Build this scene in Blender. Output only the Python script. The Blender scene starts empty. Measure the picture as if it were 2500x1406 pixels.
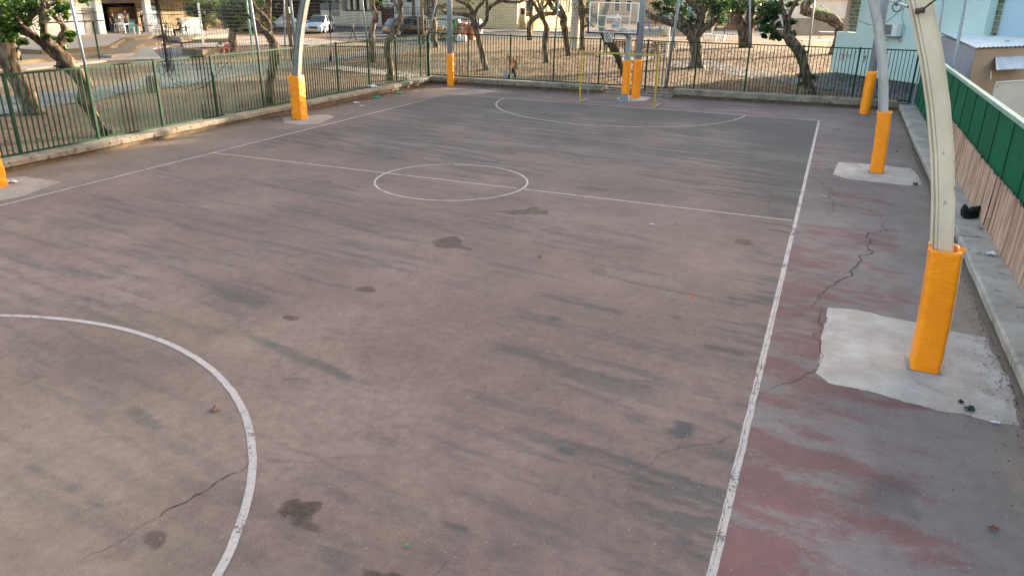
import bpy, bmesh, math, random
import numpy as np
from mathutils import Vector, Matrix
random.seed(7); RNG = np.random.default_rng(11)
S = bpy.context.scene; COL = S.collection
# ------------------------------------------------------------------ camera
CAMP = Vector((7.864, -15.797, 4.285)); F = 1.4658; PITCH, YAW, ROLL = 0.3779, 0.39, 0.016
def cam_basis():
    cp, sp, cy, sy = math.cos(PITCH), math.sin(PITCH), math.cos(YAW), math.sin(YAW)
    f = Vector((-sy*cp, cy*cp, -sp)); r = Vector((cy, sy, 0)); u = r.cross(f)
    cr, sr = math.cos(ROLL), math.sin(ROLL)
    return cr*r + sr*u, -sr*r + cr*u, f
CR, CU, CF = cam_basis()
cd = bpy.data.cameras.new("camera"); cam = bpy.data.objects.new("camera", cd); COL.objects.link(cam)
cd.sensor_width = 36; cd.lens = 36*F/2; cd.clip_end = 2000; cd.clip_start = 0.05
mw = Matrix((CR, CU, -CF)).transposed().to_4x4(); mw.translation = CAMP; cam.matrix_world = mw
S.camera = cam
# ------------------------------------------------------------------ light
SUN_EL = math.radians(12.5); SUN_DIR = Vector((0.53, 0.85, 0)).normalized()
W = bpy.data.worlds.new("World"); S.world = W; W.use_nodes = True
nt = W.node_tree; bg = nt.nodes["Background"]; sk = nt.nodes.new("ShaderNodeTexSky")
sk.sky_type = 'NISHITA'; sk.sun_disc = False; sk.sun_elevation = SUN_EL
sk.sun_rotation = math.atan2(SUN_DIR.x, SUN_DIR.y); sk.air_density = 1.0; sk.dust_density = 3.0; sk.ozone_density = 0.0
nt.links.new(sk.outputs[0], bg.inputs[0]); bg.inputs[1].default_value = 0.15
sl = bpy.data.lights.new("sun", 'SUN'); sl.energy = 5.0; sl.angle = math.radians(0.6); sl.color = (1.0, 0.82, 0.60)
so = bpy.data.objects.new("sun", sl); COL.objects.link(so)
tosun = Vector((SUN_DIR.x*math.cos(SUN_EL), SUN_DIR.y*math.cos(SUN_EL), math.sin(SUN_EL)))
so.rotation_euler = tosun.to_track_quat('Z', 'Y').to_euler(); so.location = (30, 60, 40)
S.view_settings.view_transform = 'Standard'; S.view_settings.look = 'None'
S.view_settings.gamma = 1; S.view_settings.exposure = 2.4
S.cycles.max_bounces = 6; S.cycles.transparent_max_bounces = 16
# ------------------------------------------------------------------ pixel -> ground helpers
def ray(u, v): return CR*((u-1250)/1250/F) + CU*((703-v)/1250/F) + CF
def at(u, v, z=0.0): d = ray(u, v); return CAMP + d*((z-CAMP.z)/d.z)
def aX(u, v, X): d = ray(u, v); return CAMP + d*((X-CAMP.x)/d.x)
def aY(u, v, Y): d = ray(u, v); return CAMP + d*((Y-CAMP.y)/d.y)
def aP(u, v, base, off=0.0):            # on the upright plane through base, square to the line of sight
    n = Vector((base.x-CAMP.x, base.y-CAMP.y, 0)).normalized(); d = ray(u, v)
    t = (n.dot(base-CAMP)+off)/n.dot(d); return CAMP + d*t
def ppm(base): return 1832.0/max(1, (base-CAMP).dot(CF))    # pixels per metre there
# ------------------------------------------------------------------ object helpers
ORG = {}
def tag(o, label=None, cat=None, group=None, kind=None):
    if label: o['label'] = label
    if cat: o['category'] = cat
    if group: o['group'] = group
    if kind: o['kind'] = kind
    return o
def empty(name, loc, label, cat, group=None, rz=0.0):
    o = bpy.data.objects.new(name, None); COL.objects.link(o); o.location = loc; o.rotation_euler.z = rz
    o.empty_display_size = 0.2; ORG[o.name] = Vector(loc); return tag(o, label, cat, group)
class MB:
    def __init__(s): s.v = []; s.f = []; s.m = []
    def add(s, vs, fs, m=0):
        n = len(s.v); s.v += [tuple(v) for v in vs]; s.f += [tuple(i+n for i in f) for f in fs]; s.m += [m]*len(fs); return s
    def hexa(s, p, m=0):     # p: 4 bottom + 4 top
        return s.add(p, [(0,3,2,1),(4,5,6,7),(0,1,5,4),(1,2,6,5),(2,3,7,6),(3,0,4,7)], m)
    def box(s, a, b, m=0):
        (x0,y0,z0),(x1,y1,z1) = a, b
        return s.hexa([(x0,y0,z0),(x1,y0,z0),(x1,y1,z0),(x0,y1,z0),(x0,y0,z1),(x1,y0,z1),(x1,y1,z1),(x0,y1,z1)], m)
    def bar(s, p, q, w, h=None, m=0, up=(0,0,1)):      # rectangular bar from p to q
        p, q = Vector(p), Vector(q); h = h or w; d = (q-p).normalized(); up = Vector(up)
        if abs(d.dot(up)) > .98: up = Vector((0,1,0))
        a = d.cross(up).normalized()*w/2; b = a.cross(d).normalized()*h/2
        return s.hexa([p-a-b,p+a-b,p+a+b,p-a+b,q-a-b,q+a-b,q+a+b,q-a+b], m)
    def tube(s, pts, rs, n=8, m=0, cap=True, knob=0.0):
        pts = [Vector(p) for p in pts]; k = len(pts)
        if not hasattr(rs, '__len__'): rs = [rs]*k
        vs = []; ref = None
        for i, p in enumerate(pts):
            d = (pts[min(i+1,k-1)]-pts[max(i-1,0)]).normalized()
            if ref is None: ref = Vector((1,0,0)) if abs(d.x) < .9 else Vector((0,1,0))
            a = (ref - d*ref.dot(d)).normalized(); b = d.cross(a); ref = a
            for j in range(n):
                t = 2*math.pi*j/n; r = rs[i]
                if knob: r *= 1 + knob*(math.sin(j*2.1+i*1.3)*.5+random.uniform(-.6,.6))
                vs.append(p + (a*math.cos(t)+b*math.sin(t))*r)
        fs = [(i*n+j, i*n+(j+1)%n, (i+1)*n+(j+1)%n, (i+1)*n+j) for i in range(k-1) for j in range(n)]
        if cap: fs += [tuple(range(n))[::-1], tuple((k-1)*n+j for j in range(n))]
        return s.add(vs, fs, m)
    def prism(s, poly, z0, z1, m=0):
        n = len(poly); vs = [(p[0],p[1],z0) for p in poly]+[(p[0],p[1],z1) for p in poly]
        return s.add(vs, [tuple(range(n))[::-1], tuple(range(n,2*n))]+[(i,(i+1)%n,n+(i+1)%n,n+i) for i in range(n)], m)
    def ribbon(s, pts, w, z, m=0):
        pts = [Vector((p[0],p[1],0)) for p in pts]; k = len(pts); ws = w if hasattr(w,'__len__') else [w]*k; vs = []
        for i, p in enumerate(pts):
            d = pts[min(i+1,k-1)]-pts[max(i-1,0)]; d.normalize(); nrm = Vector((-d.y,d.x,0))*ws[i]/2
            vs += [(p.x-nrm.x,p.y-nrm.y,z),(p.x+nrm.x,p.y+nrm.y,z)]
        return s.add(vs, [(2*i,2*i+2,2*i+3,2*i+1) for i in range(k-1)], m)
    def build(s, name, mats, parent=None, world=True, smooth=False, org=None):
        me = bpy.data.meshes.new(name); vs = s.v
        if not isinstance(mats, (list,tuple)): mats = [mats]
        if parent is not None: o0 = ORG.get(parent.name, Vector((0,0,0))) if world else Vector((0,0,0))
        elif org is not None: o0 = Vector(org)
        elif world and vs:
            a = np.array(vs); o0 = Vector(((a[:,0].min()+a[:,0].max())/2, (a[:,1].min()+a[:,1].max())/2, a[:,2].min()))
        else: o0 = Vector((0,0,0))
        me.from_pydata([(x-o0.x,y-o0.y,z-o0.z) for x,y,z in vs], [], s.f)
        for mt in mats: me.materials.append(mt)
        me.polygons.foreach_set('material_index', s.m)
        if smooth: me.polygons.foreach_set('use_smooth', [True]*len(s.f))
        me.update(); bmx = bmesh.new(); bmx.from_mesh(me); bmesh.ops.recalc_face_normals(bmx, faces=bmx.faces) if len(s.f) < 20000 and not smooth == 'raw' else None
        bmx.to_mesh(me); bmx.free()
        o = bpy.data.objects.new(name, me); COL.objects.link(o)
        if parent is not None: o.parent = parent; ORG[o.name] = o0
        else: o.location = o0; ORG[o.name] = o0
        return o
def struct(mb, name, mats, **k): return tag(mb.build(name, mats, **k), kind='structure')
def copy_tree(o, parent=None):
    c = o.copy(); COL.objects.link(c); c.parent = parent
    for ch in o.children: copy_tree(ch, c)
    return c
# ------------------------------------------------------------------ materials
def lin(h):
    h = h.lstrip('#'); c = [int(h[i:i+2],16)/255 for i in (0,2,4)]
    return tuple((x/12.92 if x <= .04045 else ((x+.055)/1.055)**2.4) for x in c)+(1,)
def N(nt, t, **k):
    n = nt.nodes.new('ShaderNode'+t)
    for a, b in k.items(): setattr(n, a, b)
    return n
def ramp(nt, a, b, ca=(0,0,0,1), cb=(1,1,1,1)):
    r = N(nt,'ValToRGB'); e = r.color_ramp.elements; e[0].position = a; e[1].position = b; e[0].color = ca; e[1].color = cb; return r
def mixc(nt, fac, A, B, blend='MIX'):
    m = N(nt,'Mix', data_type='RGBA', blend_type=blend)
    for s, v in ((0,fac),(6,A),(7,B)):
        if isinstance(v,(int,float)): m.inputs[s].default_value = v
        elif isinstance(v,tuple): m.inputs[s].default_value = v
        else: nt.links.new(v, m.inputs[s])
    return m.outputs[2]
def mth(nt, op, a, b=0.0, clamp=False):
    m = N(nt,'Math', operation=op, use_clamp=clamp)
    for i, v in enumerate((a,b)):
        if isinstance(v,(int,float)): m.inputs[i].default_value = v
        else: nt.links.new(v, m.inputs[i])
    return m.outputs[0]
def noise(nt, vec, scale, detail=4, rough=.55, dist=0.0):
    n = N(nt,'TexNoise'); n.inputs['Scale'].default_value = scale; n.inputs['Detail'].default_value = detail
    n.inputs['Roughness'].default_value = rough; n.inputs['Distortion'].default_value = dist
    nt.links.new(vec, n.inputs['Vector']); return n.outputs['Fac']
def mapping(nt, vec, scale=(1,1,1), rot=(0,0,0)):
    m = N(nt,'Mapping'); m.inputs['Scale'].default_value = scale; m.inputs['Rotation'].default_value = rot
    nt.links.new(vec, m.inputs['Vector']); return m.outputs[0]
def base(name, rough=.8, metal=0.0, spec=.4):
    m = bpy.data.materials.new(name); m.use_nodes = True; nt = m.node_tree; b = nt.nodes['Principled BSDF']
    b.inputs['Roughness'].default_value = rough; b.inputs['Metallic'].default_value = metal
    b.inputs['Specular IOR Level'].default_value = spec
    tc = N(nt,'TexCoord'); return m, nt, b, tc.outputs['Object']
def bump(nt, b, h, strength, dist=.02):
    k = N(nt,'Bump'); k.inputs['Strength'].default_value = strength; k.inputs['Distance'].default_value = dist
    nt.links.new(h, k.inputs['Height']); nt.links.new(k.outputs[0], b.inputs['Normal'])
def M(name, c1, c2=None, scale=6, rough=.8, metal=0.0, bmp=.0, bs=None, spec=.4, stretch=(1,1,1), lo=.35, hi=.65, spots=None, world=False):
    m, nt, b, vec = base(name, rough, metal, spec)
    if world: vec = N(nt,'NewGeometry').outputs['Position']
    c1 = lin(c1) if isinstance(c1,str) else c1
    c2 = lin(c2) if isinstance(c2,str) else (c2 or tuple(x*.82 for x in c1[:3])+(1,))
    v2 = mapping(nt, vec, stretch)
    f = noise(nt, v2, scale, 6, .6); r = ramp(nt, lo, hi, c1, c2); nt.links.new(f, r.inputs[0]); out = r.outputs[0]
    if spots:
        f2 = noise(nt, v2, spots[1], 3, .7); r2 = ramp(nt, spots[2], spots[2]+.06); nt.links.new(f2, r2.inputs[0])
        out = mixc(nt, r2.outputs[0], out, lin(spots[0]))
    nt.links.new(out, b.inputs['Base Color'])
    if bmp: bump(nt, b, noise(nt, v2, bs or scale*4, 5, .65), bmp)
    return m
def glassm(name, tint=(.9,.95,.95,1), alpha=.25, rough=.05):
    m = bpy.data.materials.new(name); m.use_nodes = True; nt = m.node_tree; b = nt.nodes['Principled BSDF']
    b.inputs['Base Color'].default_value = tint; b.inputs['Roughness'].default_value = rough; b.inputs['Alpha'].default_value = alpha; return m
K = {}
K['galv'] = M('galvanised_steel','#93979b','#7c8185',9,.5,.15,.05,60,stretch=(1,1,.3))
K['galv_dull'] = M('dull_steel','#7b8085','#686d72',5,.6,.1,.05)
K['weathered'] = M('weathered_steel','#dccab2','#c0ad95',3.2,.6,.0,.08,40,stretch=(1,1,.45),lo=.3,hi=.75,spots=('#8d8470',7,.66))
K['weathered2'] = M('weathered_steel_grey','#bab5b0','#a5a09b',4,.6,.0,.06,40,stretch=(1,1,.5),spots=('#5d5a58',16,.66))
K['arch_steel'] = M('bare_arch_steel','#7d7d7a','#6a6a69',4,.6,0,.06,40,stretch=(1,1,.5))
K['green'] = M('green_paint','#093c24','#072e1a',3,.6,0,.03,spec=.2,spots=('#1c3f2b',14,.7))
K['sheet'] = M('green_sheet','#0c6040','#0a5236',1.4,.6,0,0,stretch=(1,1,.2),spec=.2,spots=('#1a5c40',3,.68))
K['cap'] = M('grey_green_cap','#8ba59a','#7c958b',2,.5,.1)
K['orange'] = M('orange_vinyl','#f99300','#e98200',2.5,.42,0,.35,9,spec=.45,lo=.3,hi=.75,spots=('#c57410',5,.68))
def vinyl():
    m, nt, b, vec = base('orange_vinyl', .42, 0, .45); r = ramp(nt, .3, .75, lin('#fd9500'), lin('#f38500')); nt.links.new(noise(nt, vec, 2.5, 5, .6), r.inputs[0])
    r2 = ramp(nt, .60, .70); nt.links.new(noise(nt, vec, 4.5, 7, .7), r2.inputs[0]); c = mixc(nt, mth(nt,'MULTIPLY', r2.outputs[0], .22), r.outputs[0], lin('#b56a14'))
    sx = N(nt,'SeparateXYZ'); nt.links.new(vec, sx.inputs[0]); nt.links.new(c, b.inputs['Base Color'])
    cr = noise(nt, mapping(nt, vec, (3.0,3.0,11.0), (math.radians(24),math.radians(-24),0)), 1.6, 5, .55, .8); bump(nt, b, cr, .28, .035); return m
K['orange'] = vinyl()
K['foam'] = M('padding_edge','#d8c6a6',None,6,.9)
K['concrete'] = M('curb_concrete','#8d8274','#6a6054',2.2,.93,0,.6,18,spots=('#443c33',5,.58),world=True)
K['concrete_pale'] = M('pale_kerb_concrete','#aaa094','#8e8479',2.2,.93,0,.6,18,spots=('#6a6158',5,.62),world=True)
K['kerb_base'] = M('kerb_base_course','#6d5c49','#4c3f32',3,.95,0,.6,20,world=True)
K['agg'] = M('exposed_aggregate','#88765f','#4f4335',34,.95,0,.6,60,lo=.42,hi=.56,world=True)
K['agg_top'] = M('aggregate_paving','#94897e','#7d7268',20,.95,0,.3,60,world=True)
K['white'] = M('white_paint','#e9e7e2','#d6d3cc',2,.6)
K['whitewall'] = M('white_render','#d6d2cb','#bfb9af',.6,.9,0,.1,30)
K['stonewall'] = M('pale_stone','#dccfb4','#b7a88a',2.2,.95,0,.3,12)
K['yellowwall'] = M('yellow_render','#dcb870','#c9a55f',.7,.9,0,.1,20)
K['bluewall'] = M('pale_blue_render','#bfd2cd','#b0c6c3',.8,.9,0,.12,14,lo=.3,hi=.75,spots=('#cbd5cd',1.6,.6))
K['bluewall2'] = M('blue_render','#a9bdca','#9bb1c0',.6,.85,0,.12,14,lo=.3,hi=.75)
K['olive'] = M('olive_strip','#8d8f45',None,2,.8)
K['beige'] = M('beige_render','#ab927a','#9d856e',.8,.92,0,.15,16)
K['lilac'] = M('lilac_render','#a6a0a8','#969099',.8,.92,0,.15,16)
K['grey'] = M('grey_render','#8f8a82','#7c776f',1,.92,0,.1)
K['dark'] = M('dark_interior','#23211f','#151413',2,.9)
K['brown'] = M('brown_metal','#45281f','#371e17',6,.6)
K['wood'] = M('weathered_wood','#8a6a48','#664b32',5,.85,0,.3,30,stretch=(3,3,.4))
K['board'] = M('grey_brown_boards','#7a6458','#584840',4,.9,0,.3,30)
K['bark'] = M('fig_bark','#6f5c48','#33271d',7,.95,0,1.0,12,stretch=(1,1,.3),lo=.42,hi=.58,spots=('#a08e76',3,.64))
K['bark_grey'] = M('grey_fig_bark','#7c6b58','#3e3228',7,.95,0,1.0,12,stretch=(1,1,.3),lo=.42,hi=.58,spots=('#b5a48c',3,.64))
K['bark_dark'] = M('dark_burr','#4a3526','#2c1f17',9,.95,0,1.0,20)
K['pale_trunk'] = M('pale_trunk','#b9ac9d','#9d9184',3,.9,0,.4,10,stretch=(1,1,.3))
K['asphalt'] = M('street_asphalt','#4c5056','#3f4348',3,.9,0,.2,80,spec=.3)
K['kerbstone'] = M('kerbstone','#a39b8f','#857d72',3,.9)
K['black'] = M('black_plastic','#141416','#0c0c0e',6,.5)
K['blackcloth'] = M('black_cloth','#0c0c0f','#050506',9,.95,0,.6,30)
K['red'] = M('red_paint','#c0351f','#a02c19',9,.5)
K['yellow'] = M('worn_yellow_paint','#b99b24','#8f7820',9,.55,.1,.1,60,lo=.4,hi=.7,spots=('#5a4a1c',26,.66))
K['rubber'] = M('tyre_rubber','#1a1a1b',None,9,.85)
K['rim'] = M('alloy_rim','#a9adb2',None,9,.3,.8)
K['carglass'] = M('car_glass','#1c242a','#141a1f',1,.06,0,0,spec=.9)
K['lamp'] = M('lamp_glass','#dfe4e8',None,8,.1,0,0,spec=.8)
K['plate'] = M('number_plate','#e8a21a',None,5,.5)
K['glass'] = glassm('acrylic_board',(.62,.6,.52,1),.14,.12)
K['net'] = M('net_cord','#dcd8d0',None,9,.9)
K['netting'] = M('dark_netting','#3a3a3a',None,9,.9)
K['twine'] = M('black_twine','#151515',None,9,.95)
K['skin'] = M('skin','#b5805f','#a87355',5,.6)
K['hair'] = M('dark_hair','#1f1712',None,20,.7)
K['hairgrey'] = M('grey_hair','#8c8782',None,20,.7)
K['tshirt_black'] = M('black_shirt','#15161a',None,9,.9,0,.3,20)
K['tshirt_red'] = M('faded_red_shirt','#a14a44','#8b3d39',9,.9,0,.3,20)
K['tshirt_blue'] = M('navy_shirt','#1c3144',None,9,.9,0,.3,20)
K['jeans'] = M('dark_trousers','#1a2030',None,9,.9,0,.3,20)
K['clothes_white'] = M('white_clothes','#dcd9d4',None,9,.9)
K['clothes_orange'] = M('orange_clothes','#dd8d1d',None,9,.9)
K['teal_plastic'] = M('green_plastic','#4d8f86',None,9,.5)
K['white_plastic'] = M('white_plastic','#dcdcda',None,9,.45)
K['paver'] = None
def leafmats(tag_, cols):
    out = []
    for i, c in enumerate(cols):
        m = bpy.data.materials.new('%s_leaf_%s' % (tag_, ['deep','mid','light','dry'][i])); m.use_nodes = True; nt = m.node_tree
        b = nt.nodes['Principled BSDF']; b.inputs['Base Color'].default_value = lin(c); b.inputs['Roughness'].default_value = .5
        b.inputs['Specular IOR Level'].default_value = .35
        tr = N(nt,'BsdfTranslucent'); l = lin(c); tr.inputs[0].default_value = (min(1,l[0]*1.6), min(1,l[1]*1.7), l[2]*.8, 1)
        mx = N(nt,'MixShader'); mx.inputs[0].default_value = .28; o = nt.nodes['Material Output']
        nt.links.new(b.outputs[0], mx.inputs[1]); nt.links.new(tr.outputs[0], mx.inputs[2]); nt.links.new(mx.outputs[0], o.inputs[0]); out.append(m)
    return out
LF_fig = leafmats('fig', ['#24381b','#39511f','#5f7330','#7a5a2a'])
LF_dark = leafmats('dark', ['#22391f','#2f4a27','#46612f','#6a5a2c'])
LF_olive = leafmats('olive', ['#3e4a3a','#56624c','#75806a','#8c927c'])
LF_bright = leafmats('bright', ['#355f1e','#4c7c28','#6c9634','#949b44'])

def ground_material():
    m, nt, b, _ = base('sandy_ground', .95); vec = N(nt,'NewGeometry').outputs['Position']
    f = noise(nt, vec, .25, 6, .6); r = ramp(nt, .38, .66, lin('#6f5b45'), lin('#513d2b')); nt.links.new(f, r.inputs[0]); c = r.outputs[0]
    # leaf litter: small brown flecks, denser to the right of the park
    sx = N(nt,'SeparateXYZ'); nt.links.new(vec, sx.inputs[0])
    dens = ramp(nt, .0, 1.0); nt.links.new(mth(nt,'ADD', mth(nt,'MULTIPLY', sx.outputs[0], .035), .62), dens.inputs[0])
    v = N(nt,'TexVoronoi'); v.inputs['Scale'].default_value = 5.5; nt.links.new(vec, v.inputs['Vector'])
    patch = noise(nt, vec, .5, 5, .6)
    thr = mth(nt,'MULTIPLY', mth(nt,'ADD', mth(nt,'MULTIPLY', patch, .62), mth(nt,'MULTIPLY', dens.outputs[0], .22)), 1.0)
    hit = mth(nt,'LESS_THAN', v.outputs['Distance'], mth(nt,'SUBTRACT', thr, .04))
    lc = ramp(nt, .2, .8, lin('#34200f'), lin('#6a4025')); nt.links.new(v.outputs['Color'], lc.inputs[0])
    c = mixc(nt, mth(nt,'MULTIPLY', hit, .85), c, lc.outputs[0])
    v2 = N(nt,'TexVoronoi'); v2.inputs['Scale'].default_value = 13; nt.links.new(vec, v2.inputs['Vector'])
    hit2 = mth(nt,'LESS_THAN', v2.outputs['Distance'], mth(nt,'MULTIPLY', patch, .62))
    c = mixc(nt, mth(nt,'MULTIPLY', hit2, .55), c, lin('#45331f'))
    nt.links.new(c, b.inputs['Base Color']); bump(nt, b, noise(nt, vec, 3, 8, .7), .6, .08); return m
K['sand'] = ground_material()
def paver_material(name, ca, cb, cm, sc=4.0):
    m, nt, b, _ = base(name, .85); vec = N(nt,'NewGeometry').outputs['Position']
    br = N(nt,'TexBrick'); br.inputs['Color1'].default_value = lin(ca); br.inputs['Color2'].default_value = lin(cb); br.inputs['Mortar'].default_value = lin(cm)
    br.inputs['Scale'].default_value = sc; br.inputs['Mortar Size'].default_value = .03; br.inputs['Bias'].default_value = .1
    nt.links.new(mapping(nt, vec, rot=(0,0,.5)), br.inputs['Vector'])
    f = noise(nt, vec, .7, 6, .65); r = ramp(nt, .42, .75); nt.links.new(f, r.inputs[0])
    c = mixc(nt, mth(nt,'MULTIPLY', r.outputs[0], .55), br.outputs[0], lin('#75654f')); nt.links.new(c, b.inputs['Base Color']); return m
K['paver'] = paver_material('grey_pavers', '#535b63','#4a525a','#3a3e43')
def stone_material(name, ca, cb, cm, sc):
    m, nt, b, vec = base(name, .9); v = mapping(nt, vec, rot=(math.pi/2,0,0))
    g = N(nt,'NewGeometry').outputs['Position']; sx = N(nt,'SeparateXYZ'); nt.links.new(g, sx.inputs[0])
    cx = N(nt,'CombineXYZ'); nt.links.new(mth(nt,'SUBTRACT', sx.outputs[0], sx.outputs[1]), cx.inputs[0]); nt.links.new(sx.outputs[2], cx.inputs[1])
    br = N(nt,'TexBrick'); br.inputs['Color1'].default_value = lin(ca); br.inputs['Color2'].default_value = lin(cb); br.inputs['Mortar'].default_value = lin(cm)
    br.inputs['Scale'].default_value = sc; br.inputs['Mortar Size'].default_value = .018; nt.links.new(cx.outputs[0], br.inputs['Vector'])
    nt.links.new(br.outputs[0], b.inputs['Base Color']); bump(nt, b, br.outputs['Fac'], -.3); return m
K['blockwall'] = stone_material('pale_block_wall','#e0d6c2','#cbbfa8','#a89c86',1.2)

# ------------------------------------------------------------------ court surface
def vn(x, y, seed):
    rg = np.random.default_rng(seed).random((256,256)); xi = np.floor(x).astype(int); yi = np.floor(y).astype(int)
    fx = x-xi; fy = y-yi; fx = fx*fx*(3-2*fx); fy = fy*fy*(3-2*fy); a = rg[xi%256, yi%256]; b_ = rg[(xi+1)%256, yi%256]
    c = rg[xi%256,(yi+1)%256]; d = rg[(xi+1)%256,(yi+1)%256]; return (a*(1-fx)+b_*fx)*(1-fy)+(c*(1-fx)+d*fx)*fy
def fbm(x, y, seed, o=5, g=.5):
    s = 0; a = 1; t = 0
    for i in range(o): s = s + a*vn(x*2**i+i*17.3, y*2**i+i*9.1, seed+i); t += a; a *= g
    return s/t
def sstep(a, b, x): t = np.clip((x-a)/(b-a),0,1); return t*t*(3-2*t)
x0, x1, y0, y1 = -10.3, 10.5, -18.0, 18.9
xs = np.linspace(x0, x1, 471); ys = np.linspace(y0, y1, 821); GX, GY = np.meshgrid(xs, ys)
CXs, L2, R1 = -0.24, 14.155, 1.82; SW = 7.575; AR = 4.85
warp = fbm(GX*2.2, GY*2.2, 3)-.5; warp2 = fbm(GX*2.2+40, GY*2.2+9, 8)-.5
WX = GX+warp*.55; WY = GY+warp2*.55
wet = np.zeros_like(GX); grime_shade = .06+.52*sstep(-9,9,GY)+.22*sstep(6,-3,GX)*sstep(-9,-4,GY)+0*GX  # far half darker: partly grime and paint, partly weaker sky light painted in
for px_, py_ in ((9.44,-6.1),(9.24,5.75),(-9.08,5.78),(-9.19,-5.02),(-8.92,16.96),(0,17.12),(9.14,16.93),(-.13,15.78)): grime_shade = np.maximum(grime_shade, .9*np.exp(-(np.hypot(GX-px_,GY-py_)/.34)**4)); teal = np.zeros_like(GX)  # darker ring round each post foot
def spot(arr, u, v, ru, rv, amt, soft=.35, rot=0.0):
    c = at(u,v); a = at(u+ru,v); b_ = at(u,v+rv); e1 = np.array([a.x-c.x, a.y-c.y]); e2 = np.array([b_.x-c.x, b_.y-c.y])
    if rot: pass
    Mx = np.linalg.inv(np.array([e1,e2]).T); dx = WX-c.x; dy = WY-c.y
    p = Mx[0,0]*dx+Mx[0,1]*dy; q = Mx[1,0]*dx+Mx[1,1]*dy; d = np.hypot(p,q)
    np.maximum(arr, amt*(1-sstep(1-soft,1+soft,d)), out=arr)
for a in [(1088,595,42,13,1),(1120,603,22,7,.7),(1278,517,42,8,1),(1240,514,25,3,.9),(1290,508,10,7,.9),(1312,521,18,4,.7),(890,708,25,7,.9),(875,712,16,4,.8),
          (728,1260,40,30,1),(745,1275,26,20,.8),(950,1385,42,20,.95),(905,1378,14,14,.5),(1813,592,28,8,1),(1247,368,18,5,1),(1255,376,12,3,.6),
          (730,772,20,7,.7),(1352,560,28,11,.38),(1472,662,22,11,.4),(635,670,28,16,.28),(870,628,60,10,.28),(455,643,26,8,.3),(1655,364,14,4,.6),
          (335,541,34,12,.33),(150,541,55,8,.3),(1062,267,16,2.5,.5),(1030,365,36,4,.35),(1655,770,18,7,.5),(340,1328,36,18,.6),(250,1365,60,18,.35),
          (1948,383,22,4,.55),(1685,430,24,4,.4),(1658,461,16,4,.35),(1790,310,26,2.5,.5),(2045,316,18,2.5,.6),(485,1060,30,9,.35),(1090,827,22,10,.3),
          (800,445,12,3,.5),(1275,705,18,8,.3),(960,1210,7,5,.4),(500,1123,10,6,.5),(1430,1150,10,8,.45),(1245,865,8,10,.3),(400,1260,10,7,.4),(1085,455,24,4,.3)]:
    spot(wet, *a, soft=.18 if a[4] > .6 else .45)
for a in [(1590,470,110,26,.8),(1500,515,90,24,.65),(1450,430,150,30,.35),(1880,300,90,10,.5),(2110,300,70,22,.75),(2100,330,60,12,.6),(2120,560,80,60,.55),
          (2170,1195,75,55,.95),(2230,1230,30,25,.8),(2050,600,80,20,.5),(2140,380,60,30,.4),(2060,960,110,60,.35),(2430,1200,40,50,.3),(2000,480,40,60,.4),
          (700,300,200,20,.2),(850,1150,120,60,.25),(1350,1290,140,60,.5),(1280,1230,90,50,.3),(300,900,160,70,.3),(1000,300,180,20,.25),(1310,620,200,60,.2),(560,420,240,30,.3),(300,520,200,40,.35),(700,560,200,40,.3)]:
    spot(grime_shade, *a, soft=.8)
ca_, sa_ = math.cos(math.radians(-8)), math.sin(math.radians(-8))
SX = GX*ca_+GY*sa_; SY = -GX*sa_+GY*ca_
def streak(u0, v0, u1, v1, w, amt, far=False):
    p, q = at(u0,v0), at(u1,v1); d = np.array([q.x-p.x,q.y-p.y]); L = np.hypot(*d); d /= L
    wx = GX+warp*.12; wy = GY+warp2*.12
    s_ = (wx-p.x)*d[0]+(wy-p.y)*d[1]; t_ = -(wx-p.x)*d[1]+(wy-p.y)*d[0]
    along = sstep(-.15,.1,s_)*(1-sstep(L-.1,L+.15,s_)); br = .35+.65*sstep(.38,.62,fbm(SX*1.3,SY*5,31))
    across = (1-sstep(0, .03, t_-w*.5))*sstep(-1.1*w, -.2*w, t_)       # crisp on one side, fading on the other
    np.maximum(teal, amt*along*across*br, out=teal)
for a in [(70,1133,190,1200,.09,1),(210,1215,270,1245,.09,.95),(275,1250,320,1268,.11,.9),(350,1278,385,1300,.1,.5),(308,1350,370,1380,.14,.8),(190,940,270,970,.2,.6),(310,1000,500,1102,.17,1),(235,965,300,985,.22,.5),
          (470,795,560,810,.2,.8),(560,800,870,925,.16,.75),(870,925,975,945,.1,.5),(0,860,110,905,.25,.55),(690,935,745,945,.28,.8),(640,1105,700,1120,.14,.55),(770,1165,830,1190,.25,.8),
          (920,1235,1030,1270,.2,.9),(1060,1285,1150,1320,.2,.8),(1180,1205,1240,1232,.07,.9),(1130,1190,1180,1205,.1,.5),(1350,1088,1410,1105,.1,.8),(1640,1040,1685,1055,.3,1),(1690,1180,1720,1215,.22,.95),
          (1650,1330,1740,1360,.3,.8),(1700,1340,1740,1380,.2,.7),(1770,720,1890,735,.3,.9),(1560,760,1620,770,.2,.5),(1330,775,1365,785,.2,.7),(1340,750,1390,757,.1,.6),(740,1350,850,1390,.3,.6),(1200,1330,1260,1350,.2,.6),
          (1440,985,1480,1000,.3,.4),(1530,1010,1590,1030,.15,.6),(1710,850,1830,870,.2,.7),(900,560,960,565,.14,.9),(1100,545,1120,552,.14,.7),(830,575,850,560,.2,.3),(1330,600,1380,610,.12,.5)]: streak(*a)
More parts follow.
